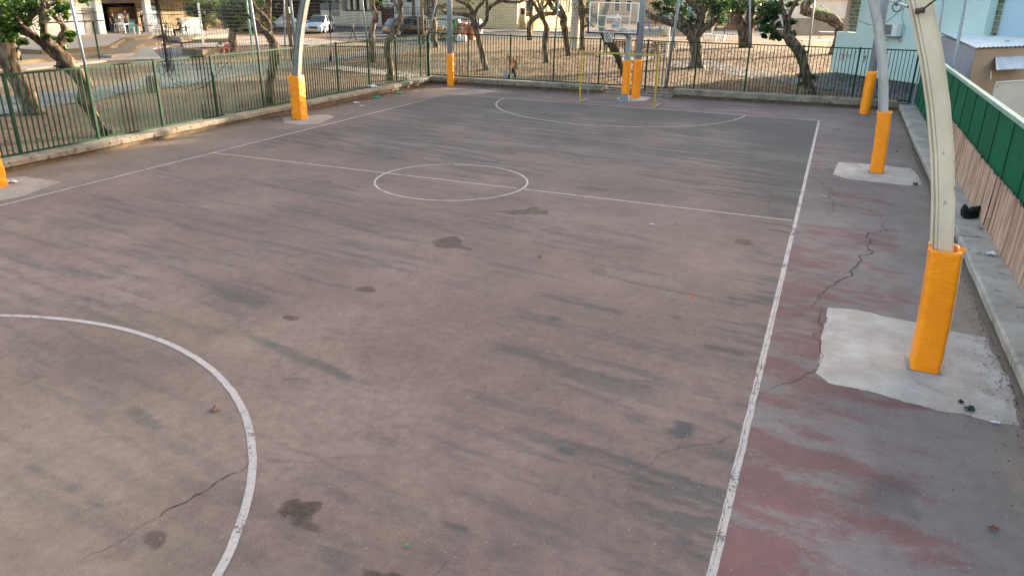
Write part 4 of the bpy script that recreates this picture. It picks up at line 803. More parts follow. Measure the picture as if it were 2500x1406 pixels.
tree('leaning fig tree with leafy shoots against the far right railing', (1975,228), [[(1977,230,13),(1974,208,11),(1970,189,11),(1961,155,11),(1948,123,13),(1931,100,12),(1922,86,9)],[(1923,90,8),(1919,76,7),(1917,44,6),(1909,20,5),(1907,-10,4)],[(1924,84,6),(1927,66,5),(1927,40,4),(1939,14,4.5),(1950,-8,4)],[(1928,96,7),(1910,88,6),(1890,78,5),(1869,62,4)],[(1893,80,4),(1886,62,4.5),(1888,52,4),(1900,42,4)]],
     [(1875,75,16,160,-.2),(1890,92,14,120,-.2),(1905,60,12,70,.2),(1880,40,16,130,0),(1860,55,12,70,0),(1935,80,9,22,0),(1895,20,20,150,.2),(1932,55,12,40,0),(1868,88,9,40,0),(1930,12,14,50,0),(1975,185,6,16,0)], bark='bark', leafset=LF_dark, group=GF, dmul=1.7, size=.13, heart=True, burrs=((1965,130,9),(1955,185,7),(1985,190,9),(1958,205,6)), over=[(1.2,0,5.6,1.9,600,.2),(3,2,6,2.2,600,.2)])
tree('long sawn fig bough arching over the pale blue kiosk wall', (2040,132), [[(2040,134,14),(2047,105,13),(2052,78,12),(2046,60,11),(2030,46,12),(2008,40,11),(1985,33,11),(1968,26,12),(1966,14,11),(1978,4,8),(1995,-8,7)],[(2040,60,8),(2022,52,6),(2000,44,5)]],
     [(2005,18,12,60,-.4),(2020,28,9,36,-.4),(1972,42,7,20,0),(1990,52,8,22,-.3),(2015,60,6,10,0)], bark='bark_grey', leafset=LF_bright, group=GF, size=.12, over=[(0,1,6.6,2.4,500,.24)])
GO = 'olive trees by the terrace'
tree('olive tree with a tilted trunk beside the cafe terrace', (510,90), [[(512,92,14),(503,84,11),(494,70,8),(486,55,7),(478,35,6)],[(496,72,6),(505,50,5),(512,25,4)]], [(485,18,30,1500,0),(500,40,24,1000,-.4),(470,30,18,600,0),(520,20,30,1500,.4),(485,54,15,400,0),(515,55,18,500,0),(540,15,26,1000,.2),(470,5,24,700,0)], bark='bark_grey', leafset=LF_olive, name='olive_tree', group=GO, size=.16, over=[(0,0,5.2,2.2,900,.16)])
tree('olive tree with a hollow trunk standing in the dry bed', (570,127), [[(568,130,13),(569,112,9),(567,92,9.5),(570,72,9),(575,50,7)],[(571,78,6),(590,50,5),(605,25,4)],[(568,70,5),(550,45,4),(540,20,3)]], [(570,22,36,2600,0),(600,30,30,1800,-.4),(545,35,24,1000,.3),(590,55,22,1000,-.3),(560,55,22,1000,0),(625,15,26,1200,.2),(575,68,14,350,-.3),(600,5,40,1600,0)], bark='bark_grey', leafset=LF_olive, name='olive_tree', group=GO, size=.12, over=[(0,0,4.9,2.4,1200,.13)])
tree('small grey green olive tree behind the parked white car', (668,64), [[(668,66,5),(668,45,4),(667,25,4)]], [(672,8,26,700,0),(650,12,20,500,0),(692,10,20,500,0)], bark='bark_grey', leafset=LF_olive, name='olive_tree', group=GO, size=.28)

# ------------------------------------------------------------------ facades
class Wall:
    def __init__(s, p, q):
        s.p = Vector((p[0],p[1],0)); d = Vector((q[0]-p[0],q[1]-p[1],0)); s.L = d.length; s.d = d.normalized(); n = Vector((-s.d.y,s.d.x,0))
        s.n = n if n.dot(Vector((CAMP.x,CAMP.y,0))-s.p) < 0 else -n      # away from the court
    def sz(s, u, v):
        d = ray(u,v); t = s.n.dot(s.p-CAMP)/s.n.dot(d); x = CAMP+d*t; return s.d.dot(Vector((x.x,x.y,0))-s.p), x.z
    def at(s, a, z, dep=0): return s.p+s.d*a+s.n*dep+Vector((0,0,z))
    def box(s, m_, s0, s1, z0, z1, d0, d1, m=0):
        return m_.hexa([s.at(s0,z0,d0),s.at(s1,z0,d0),s.at(s1,z0,d1),s.at(s0,z0,d1),s.at(s0,z1,d0),s.at(s1,z1,d0),s.at(s1,z1,d1),s.at(s0,z1,d1)], m)
    def px(s, m_, u0, v0, u1, v1, d0, d1, m=0):       # rectangle given by left-bottom and right-top pixels
        a = s.sz(u0,v0); b_ = s.sz(u1,v1); return s.box(m_, min(a[0],b_[0]), max(a[0],b_[0]), min(a[1],b_[1]), max(a[1],b_[1]), d0, d1, m)
def facade_part(w, name, mat_, parent, rects):
    m_ = MB()
    for r in rects: w.px(m_, *r)
    return m_.build(name, mat_, parent)
# --- cafe building left
CW = Wall((-47.25,26.0),(-46.0,38.5)); e = empty('cafe_building', CW.at(4,0,2), 'single storey cafe building with white columns, glazed front and dark open bays', 'building')
sA = CW.sz(-60,90)[0]; s1 = CW.sz(243,85)[0]; s2 = CW.sz(255,85)[0]
m_ = MB(); CW.box(m_, sA-14, s1, .5, 3.2, .15,.3); m_.build('white_panel_wall', K['whitewall'], e)
facade_part(CW, 'grey_doorway', K['grey'], e, [(214,86,243,20,.10,.14)]); 
m_ = MB(); CW.box(m_, sA-14, s2+30, 3.2, 6.5, -.6, 8); m_.build('roof_slab', K['whitewall'], e)
m_ = MB(); CW.box(m_, s2+.1, s2+30, 0.3, 3.2, 4.0, 8); m_.build('back_wall', K['dark'], e)
m_ = MB(); CW.box(m_, s2+.1, s2+8.4, 2.75, 3.19, 1.5, 1.7); CW.box(m_, s2+.1, s2+1.0, .5, 2.75, 1.5,1.7); m_.build('shop_lintel', K['grey'], e)
for (u0,u1) in ((243,258),(362,376)):
    a = CW.sz(u0,84)[0]; b_ = CW.sz(u1,84)[0]; m_ = MB(); CW.box(m_, a, b_, .4, 3.19, -.15, .3); m_.build('column', K['white'], e)
m_ = MB(); a = CW.sz(376,80)[0]; CW.box(m_, a, a+14, .4, 3.19, 1.8, 2.0); m_.build('beige_wall', M('dim_beige','#8a7c64','#75684f',1,.9), e)
m_ = MB(); CW.box(m_, a+.6, a+2.0, .5, 2.7, 1.7, 1.78); dr_ = m_.build('door', K['brown'], e); m_ = MB(); CW.box(m_, a+.85, a+1.75, .9, 2.5, 1.64, 1.69); m_.build('pane', M('blue_poster','#3f86b4','#b9cdd8',2,.4), dr_)
m_ = MB(); CW.box(m_, s2+2.6, s2+7.9, .5, 1.45, 2.2, 2.9); m_.build('counter', M('counter_front','#8a8f96','#6c7178',2,.5), e); m_ = MB(); CW.box(m_, s2+3.0, s2+7.5, 1.46, 2.4, 3.2, 3.5); m_.build('menu_panel', M('tan_menu','#c49a63','#8e6a42',3,.5), e)  # menu panel in two tan tones
for k, (a, b_) in enumerate(((3.2,4.2),(5.2,5.9),(6.3,7.2))):
    m_ = MB(); CW.box(m_, s2+a, s2+b_, 1.47, 1.9, 2.4, 2.8); m_.build('display_box', K['white'] if k != 1 else K['wood'], e)
# --- terrace
TA, TB = .26, .50
def tpoly(px, z): return [(at(u,v,z).x, at(u,v,z).y) for u, v in px]
m_ = MB(); m_.prism(tpoly([(-300,200),(0,158),(39,150),(163,138),(259,131),(314,127),(342,108),(420,99),(560,96),(560,60),(-300,60)], TA), -.2, TA)
lowt = tag(m_.build('terrace', [K['agg']]), 'lower step of the pebbled concrete terrace before the cafe', 'terrace', 'stepped pebble concrete terraces')
m_ = MB(); m_.prism(tpoly([(-300,150),(0,122),(36,118),(100,123),(200,118),(265,112),(277,107),(304,92),(392,85),(440,92),(560,84),(560,40),(-300,40)], TB), TA-.1, TB)
tag(m_.build('terrace', [K['agg_top']]), 'upper smooth level of the terrace where the cafe guests stand', 'terrace', 'stepped pebble concrete terraces')
m_ = MB()
for px, z in (([(36,118),(100,123),(200,118),(265,112),(277,107),(304,92),(392,85)],TB),([(0,158),(39,150),(163,138),(259,131),(314,127),(342,108),(420,99)],TA)):
    P = [at(u,v,z) for u,v in px]
    for a, b_ in zip(P, P[1:]): m_.bar(a+Vector((0,-.02,-.12)), b_+Vector((0,-.02,-.12)), .1,.24)
tag(m_.build('terrace_kerb', K['agg']), 'rough pebble edging along both terrace steps', 'kerb')
for (u0,v0,u1,v1,z,lab) in ((202,127,276,118,.38,'upper'),(260,142,316,135,.2,'lower')):
    a, b_ = at(u0,v0,z-.15), at(u1,v1,z-.15); m_ = MB(); m_.bar((a.x,a.y,z-.14),(b_.x,b_.y,z-.14), .7,.28); tag(m_.build('step_block', K['agg_top']), '%s concrete step block against the terrace edge' % lab, 'step', 'terrace step blocks')
m_ = MB(); m_.prism(tpoly([(39,172),(163,158),(260,148),(330,145),(395,145),(372,119),(440,108),(420,100),(345,110),(318,128),(259,134),(39,152)], .05), -.1, .05); tag(m_.build('walkway', K['agg_top']), kind='structure')
# shelter: two board roofs on green posts
e = empty('shade_shelter', at(245,148), 'shade shelter of grey brown boards on thin green posts', 'shelter')
g0 = at(244,148); g1 = at(55,160)
for (bu,bv,tu,tv) in ((244,148,227,54),(163,137,148,63),(55,160,46,118)):
    g = at(bu,bv); t0 = aP(tu,tv,g); m_ = MB(); m_.tube([g,Vector((g.x,g.y,max(2.2,t0.z) if bu > 60 else 2.2))], .05, 8); m_.build('post', K['green'], e)
for (ul,vl,ur,vr,offd) in ((113,57,253,51,0),(142,37,234,33,0)):
    a = aP(ul,vl,g0); b_ = aP(ur,vr,g0); d = (b_-a).normalized(); n = Vector((-d.y,d.x,0)); m_ = MB(); L = (b_-a).length; k = int(L/.14)
    for i in range(k):
        c = a+d*(i+.5)*L/k; dz = random.uniform(-.012,.012); m_.hexa([c-d*.06-n*.9+Vector((0,0,dz)), c+d*.06-n*.9+Vector((0,0,dz)), c+d*.06+n*.9+Vector((0,0,dz-.05)), c-d*.06+n*.9+Vector((0,0,dz-.05)), c-d*.06-n*.9+Vector((0,0,dz+.07)), c+d*.06-n*.9+Vector((0,0,dz+.07)), c+d*.06+n*.9+Vector((0,0,dz+.02)), c-d*.06+n*.9+Vector((0,0,dz+.02))])
    m_.build('board_roof', K['board'], e)
# bollard stone, planters
g = at(376,224); m_ = MB(); n = 14; w_ = .26; vs = []
for y in (-.13,.13):
    prof = [(-w_,0),(w_,0),(w_,.52)]+[(w_*math.cos(math.pi*i/8), .52+.2*math.sin(math.pi*i/8)) for i in range(1,8)]+[(-w_,.52)]
    vs += [(g.x+x,g.y+y,z-.05) for x,z in prof]
k = len(prof); m_.add(vs, [tuple(range(k))[::-1], tuple(range(k,2*k))]+[(i,(i+1)%k,k+(i+1)%k,k+i) for i in range(k)]); tag(m_.build('stone_bollard', K['agg']), 'round topped rough stone bollard beside the grey path', 'bollard')
for (u0,v0,u1,v1,lab) in ((447,133,482,133,'left low pebble concrete planter wall near the path'),(488,136,535,131,'right low pebble concrete planter wall beside the olive bed')):
    a, b_ = at(u0,v0), at(u1,v1); m_ = MB(); m_.bar((a.x,a.y,.16),(b_.x,b_.y,.16), .5,.4); tag(m_.build('planter_wall', K['agg']), lab, 'planter', 'low planter walls')
for (u,v,lab,ls) in ((543,130,'dry reddish potted shrub at the foot of the olive tree',LF_dark),(556,131,'small pink flowering pot beside the dry shrub',leafmats('pink',['#a03a5a','#c0587a','#d47c96','#7c4a3a']))):
    g = at(u,v); e = empty('potted_plant', g, lab, 'plant'); m_ = MB(); m_.tube([g,g+Vector((0,0,.3))],[.14,.2],10); m_.build('pot', M('clay_pot','#8a4a35',None,5,.8), e); m_ = MB(); crown(m_, g+Vector((0,0,.5)), .32, 160, .09); m_.build('foliage', ls, e, smooth='raw')

# --- street houses
HW = Wall((-48.4,67.6),(-28.7,71.3))
def Hs(u, v=66): return HW.sz(u, v)[0]
e = empty('garden_wall', HW.at(2,0), 'pale stone garden wall with brown gate on the left of the street', 'wall')
m_ = MB(); HW.box(m_, Hs(700), Hs(932), 0, 1.55, 0, .35); m_.build('stone_wall', K['blockwall'], e); m_ = MB(); HW.box(m_, Hs(845), Hs(915), 1.56, 1.66, -.05,.4); m_.build('coping', K['brown'], e)
m_ = MB(); HW.box(m_, Hs(812), Hs(831), .9, 1.5, -.03,-.002); m_.build('meter_cabinet', K['grey'], e)
def ornate_gate(s0, s1, h, label, side=None):
    e = empty('ornate_gate', HW.at((s0+s1)/2,0), label, 'gate', 'ornate brown metal gates on the street'); m_ = MB(); HW.box(m_, s0+.03, s1-.03, .05, h*.62, .05,.12)
    HW.box(m_, s0+.03, s1-.03, h*.62, h*.9, .07,.1); m_.build('gate_leaf', K['brown'], e); m_ = MB(); w = (s1-s0)/2
    pts = [HW.at(s0+w+w*math.cos(math.pi*i/10), h*.9+.3*math.sin(math.pi*i/10), .08) for i in range(11)]; m_.tube(pts, .04, 5); m_.tube([HW.at(s0+w+.35*w*math.cos(t), h*.95+.1*math.sin(t), .08) for t in [i*.7 for i in range(10)]], .03, 4)
    for k in range(5): m_.bar(HW.at(s0+w*.3+k*w*.35,h*.88,.08), HW.at(s0+w*.3+k*w*.35,h*.9+.2,.08), .03); 
    HW.box(m_, s0-.1, s0+.02, 0, h, 0,.2); HW.box(m_, s1-.02, s1+.1, 0, h, 0,.2); m_.build('gate_frame', K['brown'], e)
    m_ = MB()
    for sgn in (-1,1):
        for k in range(2): c = HW.at(s0+w+sgn*w*.5, h*.74+k*.0, .04); m_.tube([c+HW.d*(sgn*.18*math.cos(t)*(1-t/9))+Vector((0,0,.18*math.sin(t)*(1-t/9))) for t in [i*.6 for i in range(11)]], .025, 4)
    m_.build('scroll_ornament', M('dull_gilt','#a58a72',None,5,.5,.3), e); return e
ornate_gate(Hs(934), Hs(961), 2.3, 'dark brown ornate gate in the white wall above the black car')
ornate_gate(Hs(1234,72), Hs(1254,72), 2.6, 'brown ornate gate with a round crest beside the yellow wall')
e = empty('garden_wall', HW.at(12,0), 'long white garden wall with black railings behind the bins', 'wall'); m_ = MB(); HW.box(m_, Hs(963), Hs(1232,72), 0, 1.25, 0, .3); m_.build('white_wall', K['whitewall'], e)
m_ = MB(); s_ = Hs(985)
while s_ < Hs(1232,72)-.1: m_.bar(HW.at(s_,1.25,.15), HW.at(s_,2.25,.15), .03); s_ += .22
m_.bar(HW.at(Hs(985),2.1,.15), HW.at(Hs(1230,72),2.1,.15), .04); m_.bar(HW.at(Hs(985),1.4,.15), HW.at(Hs(1230,72),1.4,.15), .04); m_.build('railing', K['black'], e)
m_ = MB(); HW.box(m_, Hs(1030), Hs(1228,72), .78, .88, -.03,-.003); m_.build('red_stripe', K['red'], e)
e = empty('garden_wall', HW.at(20,0), 'yellow garden wall in the sun right of the ornate gate', 'wall'); m_ = MB(); HW.box(m_, Hs(1256,72), Hs(1281,73), 0, 1.55, -.02, .3); m_.build('pale_yellow_wall', M('pale_yellow','#c3ba86','#b3aa78',1,.9), e)
m_ = MB(); m_.box((-24.8,68.2,0),(-24.5,84,1.7)); m_.build('deep_yellow_wall', K['yellowwall'], e); m_ = MB(); HW.box(m_, Hs(1256,72), Hs(1280,73), 1.56, 2.3, .1,.16); m_.build('scroll_panel', K['brown'], e)
def house(name, s0, s1, d0, d1, h, mat_, label, wins, extra=None, roof=None):
    e = empty(name, HW.at((s0+s1)/2,0,(d0+d1)/2), label, 'house', 'houses across the street'); m_ = MB(); HW.box(m_, s0, s1, 0, h, d0, d1); m_.build('wall', mat_, e)
    m_ = MB(); HW.box(m_, s0-.4, s1+.4, h, h+.3, d0-.4, d1+.4); m_.build('roof', roof or K['kerbstone'], e)
    for (a, b_, z0, z1) in wins:
        m_ = MB(); HW.box(m_, a-.08, b_+.08, z0-.08, z1+.08, d0-.06, d0-.003); f = m_.build('window', K['white'], e); m_ = MB(); HW.box(m_, a, b_, z0, z1, d0-.075, d0-.063); m_.build('pane', K['carglass'], f)
    return e
house('house', Hs(640), Hs(905), 5, 14, 10, K['grey'], 'grey house with a columned porch behind the stone garden wall', [(Hs(700),Hs(715),1.3,2.6),(Hs(725),Hs(740),1.3,2.6),(Hs(884),Hs(894),1.2,2.6)])
e = empty('porch', HW.at(Hs(850),0,3), 'dark porch with pale square columns behind the stone wall', 'porch')
for u in (812,832,846,862,880): m_ = MB(); HW.box(m_, Hs(u), Hs(u)+.35, 0, 3.6, 2.4, 2.75); m_.build('column', K['stonewall'], e)
m_ = MB(); HW.box(m_, Hs(808), Hs(905), 3.6, 4.0, 2.3, 4.9); m_.build('porch_roof', K['stonewall'], e); m_ = MB(); HW.box(m_, Hs(812), Hs(900), .1, 3.6, 4.8, 4.95); m_.build('porch_back', K['dark'], e)
house('house', Hs(915), Hs(1015), 3, 12, 12, K['whitewall'], 'white house directly behind the first ornate gate', [(Hs(935),Hs(948),2.6,3.8),(Hs(975),Hs(990),2.6,3.8)])
house('house', Hs(1018), Hs(1250,72), 4, 14, 12.5, K['stonewall'], 'long cream house behind the white railed wall', [(Hs(1030),Hs(1040),2.5,3.9),(Hs(1080),Hs(1090),2.5,3.9),(Hs(1145),Hs(1155),2.5,3.9),(Hs(1170),Hs(1178),2.5,3.9),(Hs(1205),Hs(1214),1.0,2.6)])
e = empty('house', (-32,82,0), 'yellow house glowing in the sun behind its garden wall', 'house', 'houses across the street'); m_ = MB(); m_.box((-38,70.5,0),(-27.5,97,8)); m_.build('wall', M('cream_yellow_render','#dcc9a4','#c9b48c',.7,.9,0,.1,20), e)
for y_ in (73,77.5,83,88): m_ = MB(); m_.box((-27.49,y_-.1,1.2),(-27.42,y_+1.5,3.2)); f = m_.build('window', K['white'], e); m_ = MB(); m_.box((-27.415,y_,1.3),(-27.40,y_+1.4,3.1)); m_.build('pane', K['carglass'], f)
m_ = MB(); m_.box((-27.4,71,3.6),(-25.9,90,3.8)); m_.build('balcony', K['stonewall'], e)
for k in range(7): m_ = MB(); m_.box((-26.1,71+k*2.6,0),(-25.9,71.2+k*2.6,3.58)); m_.build('balcony_post', K['stonewall'], e)
house('house', Hs(1375,75), Hs(1600,78), 32, 40, 6.5, M('tan_render','#b5a084','#a08c72',.6,.9), 'tan house hidden behind the backboard', [(Hs(1400,75)+2,Hs(1415,75)+2,1.4,3.0),(Hs(1480,75),Hs(1495,75),1.4,3.0)])
house('house', Hs(400), Hs(630), 8, 18, 7, K['stonewall'], 'cream house behind the olive trees', [(Hs(470),Hs(485),1.2,2.6),(Hs(560),Hs(575),1.2,2.6)])
e = empty('garden_wall', HW.at(-14,0), 'low cream wall behind the parked pickup', 'wall'); m_ = MB(); HW.box(m_, Hs(380), Hs(698), 0, 1.3, .1, .4); m_.build('cream_wall', K['stonewall'], e)
e = empty('hedge', at(800,40), 'dark green hedge overhanging the stone garden wall', 'hedge'); m_ = MB()
for k in range(9): crown(m_, HW.at(Hs(700+k*12), 2.4+random.uniform(-.3,.9), 1.2), 1.3, 170, .28)
m_.build('foliage', LF_dark, e, smooth='raw')
# far fringe on the right
FW = Wall((at(1560,50).x, at(1560,50).y), (at(2100,60).x, at(2100,60).y))
e = empty('far_building', FW.at(10,0,3), 'long pale building closing the view beyond the playground', 'building'); m_ = MB(); FW.box(m_, -30, 70, 0, 8, 6, 14); m_.build('wall', M('far_render','#c4b7a2','#ada08d',.3,.9), e)
for k in range(12): m_ = MB(); FW.box(m_, -26+k*7, -24.4+k*7, 1.4, 3.0, 5.93, 5.99); m_.build('window', K['carglass'], e)
GWp = at(1930,84), at(2075,84); GW = Wall((GWp[0].x,GWp[0].y),(GWp[1].x,GWp[1].y)); m_ = MB(); GW.box(m_, 0, GW.L+6, 0, 1.75, 0, .3); tag(m_.build('boundary_wall', K['grey']), 'grey rendered wall beyond the white tables on the far right', 'wall')
e = empty('white_building', GW.at(6,0,8), 'white building with a small dark window behind the grey wall', 'building'); m_ = MB(); GW.box(m_, 5.0, 20, 0, 8, 8, 16); m_.build('wall', K['whitewall'], e)
m_ = MB(); a = GW.sz(2025,41); b_ = GW.sz(2040,32); k_ = 1.15; GW.box(m_, 6.6, 7.7, 2.0, 2.8, 7.9, 7.99); m_.build('window', K['carglass'], e); m_ = MB(); GW.box(m_, 4.8, 20.2, 4.0, 4.8, 7.4, 7.98); m_.build('canopy', K['dark'], e)
for (u,v,lab,ls,r,n) in ((1748,34,'bright sunlit shrub behind the stout fig trunk',LF_bright,26,220),(1850,40,'bright shrub seen between the two fig trees',LF_bright,26,200),(1945,60,'leafy shrub at the end of the grey wall',LF_dark,20,220),(1955,20,'pale green palm shrub above the grey wall',LF_bright,24,220),(1640,30,'shrub behind the blue climbing frame',LF_dark,26,200)):
    g = at(u, 72); e = empty('shrub', g, lab, 'shrub', 'shrubs at the back of the park'); m_ = MB(); crown(m_, aP(u,v,g), r/ppm(g), n*2, .3, flat=1.1); m_.build('foliage', ls, e, smooth='raw'); m_ = MB(); m_.tube([g, aP(u,v,g)], [.12,.05], 6); m_.build('stem', K['bark'], e)
# far tree belt filling the skyline
for k in range(17):
    u = 430+k*105; g = at(u, 18 if u < 1500 else 26); g.z = 0
    e = empty('background_tree', g, 'far garden tree number placed %s' % 'x', 'tree', 'distant trees along the skyline'); e['label'] = 'distant green tree standing among the houses on the skyline'
    m_ = MB(); crown(m_, g+Vector((0,0,6.5)), 6.0, 420, 1.1, flat=.8); m_.build('crown', LF_dark if k%3 else LF_olive, e, smooth='raw'); m_ = MB(); m_.tube([g, g+Vector((0,0,6))], [.4,.2], 7); m_.build('trunk', K['bark'], e)

for (u,v,r_,lab,zt) in ((1097,86,6.0,'added shade tree, trunk hidden by the left corner pole',10.5),(1294,90,5.5,'added shade tree rising behind the low arching fig',10),(1402,100,5.5,'added shade tree rising behind the pale column tree',9.5),(1010,70,6.0,'added shade tree rising behind the two dark cars',11)):  # added trees, crowns out of frame, put in to shade the terrace
    g = at(u,v); g.z = 0; e = empty('shade_tree', g, lab, 'tree', 'added trees shading the terrace'); m_ = MB(); m_.tube([g-Vector((0,0,.1)), g+Vector((.1,0,3)), g+Vector((0,.1,zt-1))], [.2,.16,.1], 9, knob=.08); m_.build('trunk', K['bark_grey'], e, smooth=True)
    m_ = MB(); crown(m_, g+Vector((0,0,zt)), r_, 2600, .62, flat=.5); m_.build('crown', LF_dark, e, smooth='raw')
# --- pale blue building on the right
BW = Wall((7.56,34.75),(11.91,30.03)); e = empty('blue_building', BW.at(8,0,4), 'pale blue rendered building with glass block windows beside the court', 'building')
zc = BW.sz(2045,78)[1]; sL = 0.0; sM = BW.sz(2093,60)[0]
m_ = MB(); BW.box(m_, 0, sM-.02, 0, zc, 0, 4); m_.build('low_wall', K['bluewall'], e); m_ = MB(); BW.box(m_, sM, 9.6, 0, 8.1, .0, 9); BW.box(m_, sM-3.0, sM, 4.6, 8.1, .0, 9); m_.build('main_wall', K['bluewall'], e)
m_ = MB(); BW.box(m_, 9.62, 15.5, 0, 6.6, .6, 9); m_.build('blue_wing', K['bluewall2'], e)
def glass_blocks(w, s0, s1, z0, z1, d, parent, b=.21, odd=()):
    m_ = MB(); w.box(m_, s0, s1, z0, z1, d, d+.06); f = m_.build('block_window', M('mortar_white','#b9c4bd',None,5,.8), parent); g_ = MB(); nx = max(1,round((s1-s0)/b)); nz = max(1,round((z1-z0)/b)); bx = (s1-s0)/nx; bz = (z1-z0)/nz
    for i in range(nx):
        for j in range(nz): w.box(g_, s0+i*bx+.015, s0+(i+1)*bx-.015, z0+j*bz+.015, z0+(j+1)*bz-.015, d-.03, d-.002, random.choice([0,0,1]))
    g_.build('glass_block', [M('block_glass','#7b7a62','#5e604f',14,.15,0,.6,30,spec=.8), M('block_glass_dark','#4e5648','#3a4038',14,.15,0,.6,30,spec=.8)], f)
glass_blocks(BW, BW.sz(2062,60)[0], sM-.03, zc+.02, 4.6, .3, e)
m_ = MB(); BW.box(m_, BW.sz(2052,60)[0], BW.sz(2061,60)[0], zc+.01, 4.6, .25, .4); m_.build('brick_edge', M('pink_edge','#b8998a',None,4,.9), e)
s5, z5 = BW.sz(2372,74); s6, _ = BW.sz(2410,74); glass_blocks(BW, s5+.1, s6+.15, z5-.3, 6, .53, e, b=.25)
m_ = MB(); BW.box(m_, s5-.35, s5+.08, z5-.3, 6, .5, .57); m_.build('olive_strip', K['olive'], e)
a = BW.sz(2082,178); b_ = BW.sz(2120,129); m_ = MB(); BW.box(m_, a[0], b_[0], a[1], b_[1], -.04, -.003); d_ = m_.build('meter_door', K['bluewall'], e); m_ = MB(); BW.box(m_, a[0]-.03, b_[0], b_[1], b_[1]+.03, -.07,-.003); BW.box(m_, a[0]-.03,a[0]-.005,a[1],b_[1],-.05,-.003); m_.build('door_frame', K['cap'], d_)
m_ = MB(); m_.tube([BW.at(b_[0]-.1,b_[1]-.25,-.07)+Vector((0,0,.06*math.sin(t)))+BW.d*.06*math.cos(t) for t in [i*.7 for i in range(10)]], .02, 4); m_.tube([BW.at(b_[0]-.1,b_[1]-.3,-.07), BW.at(b_[0]-.14,b_[1]-.55,-.07)], .015, 4); m_.build('handle', K['black'], d_)
m_ = MB(); cg = BW.sz(2063,136)
for k in range(9):
    t = random.uniform(0,6.28); s_ = cg[0]-.1; m_.tube([BW.at(s_+.02,cg[1],-.012), BW.at(s_+.35*math.cos(t)*.5,cg[1]+.3*math.sin(t)*.6,-.012), BW.at(s_+.35*math.cos(t+.3),cg[1]+.34*math.sin(t+.3),-.012)], .011, 4)
for k in range(3): m_.tube([BW.at(cg[0]+.25+k*.14+.07*math.cos(t), cg[1]-.02+.09*math.sin(t), -.012) for t in [i*.6 for i in range(9)]], .011, 4)
m_.build('graffiti', M('red_spray','#a8402c',None,6,.8), e)
# air conditioner
a = BW.sz(2167,87); b_ = BW.sz(2204,53); w_ = b_[0]-a[0]; zc0, zc1 = a[1], a[1]+.62
e = empty('air_conditioner', BW.at((a[0]+b_[0])/2, zc0, -.3), 'white air conditioner outdoor unit bolted high on the pale blue wall', 'air conditioner')
m_ = MB(); BW.box(m_, a[0], a[0]+.95, zc0, zc1, -.42, -.08); m_.build('housing', K['white_plastic'], e); m_ = MB(); BW.box(m_, a[0]+.05, a[0]+.62, zc0+.05, zc1-.05, -.432, -.422); c = BW.at(a[0]+.335,(zc0+zc1)/2,-.445)
for r in (.06,.11,.16,.21,.25): m_.tube([c+BW.d*r*math.cos(t)+Vector((0,0,r*math.sin(t))) for t in [i*math.pi/8 for i in range(17)]], .008, 4)
m_.build('fan_grille', K['grey'], e); m_ = MB(); BW.box(m_, a[0]-.05, a[0]+1.05, zc0-.05, zc0-.01, -.45, .0); m_.bar(BW.at(a[0]+1.0,zc0-.02,-.4), BW.at(a[0]+1.0,zc0-.3,0), .03); m_.bar(BW.at(a[0]+.0,zc0-.02,-.4), BW.at(a[0],zc0-.3,0), .03); m_.build('bracket', K['galv_dull'], e)
m_ = MB(); m_.tube([BW.at(a[0]+.9,zc0+.1,-.1), BW.at(a[0]+1.1,zc0+.05,-.02), BW.at(a[0]+1.12,zc0+.4,-.02), BW.at(a[0]+.75,zc1+.3,-.02), BW.at(a[0]+.8,5.5,-.02)], .012, 5); m_.build('hose', K['teal_plastic'], e)
m_ = MB(); m_.tube([BW.at(sM+.1,2.95,-.02), BW.at(sM+.9,2.75,-.03), BW.at(sM+1.9,2.8,-.04), BW.at(sM+3.0,3.6,-.02), BW.at(sM+3.6,4.4,-.02)], .01, 4); tag(m_.build('wall_cable', K['black']), 'thin dark cable drooping across the pale blue wall', 'cable')

# --- shed
c0 = at(2385,117,2.5); c1 = at(2500,113,2.5); cl_ = at(2300,86,2.5); e = empty('garden_shed', (c0.x+2,c0.y+2,0), 'beige neighbouring shed under a white corrugated roof', 'shed')
dR = (c1-c0); dR.z = 0; dR.normalize(); dB = Vector((cl_.x-c0.x, cl_.y-c0.y, 0)); LB = dB.length; dB.normalize()
def quad_wall(p, d, L, z0, z1, th, nrm): 
    m_ = MB(); q = p+d*L; n = nrm*th; m_.hexa([(p.x,p.y,z0),(q.x,q.y,z0),(q.x+n.x,q.y+n.y,z0),(p.x+n.x,p.y+n.y,z0),(p.x,p.y,z1),(q.x,q.y,z1),(q.x+n.x,q.y+n.y,z1),(p.x+n.x,p.y+n.y,z1)]); return m_
quad_wall(c0, dR, 7.0, -.5, 2.45, .15, dB).build('front_wall', K['beige'], e); quad_wall(c0+dB*.16, dB, LB-.2, -.5, 2.45, .15, dR).build('side_wall', K['lilac'], e)
m_ = MB(); p0 = c0-dR*.2-dB*.1; n = 150; ww = 7.4/n; vs = []
for i in range(n+1):
    z = .03*(1 if i%6 in (0,1) else 0)
    for kk in range(2): q = p0+dR*(i*ww)+dB*(LB+.3)*kk; vs.append((q.x,q.y,2.50+z+.12*kk))
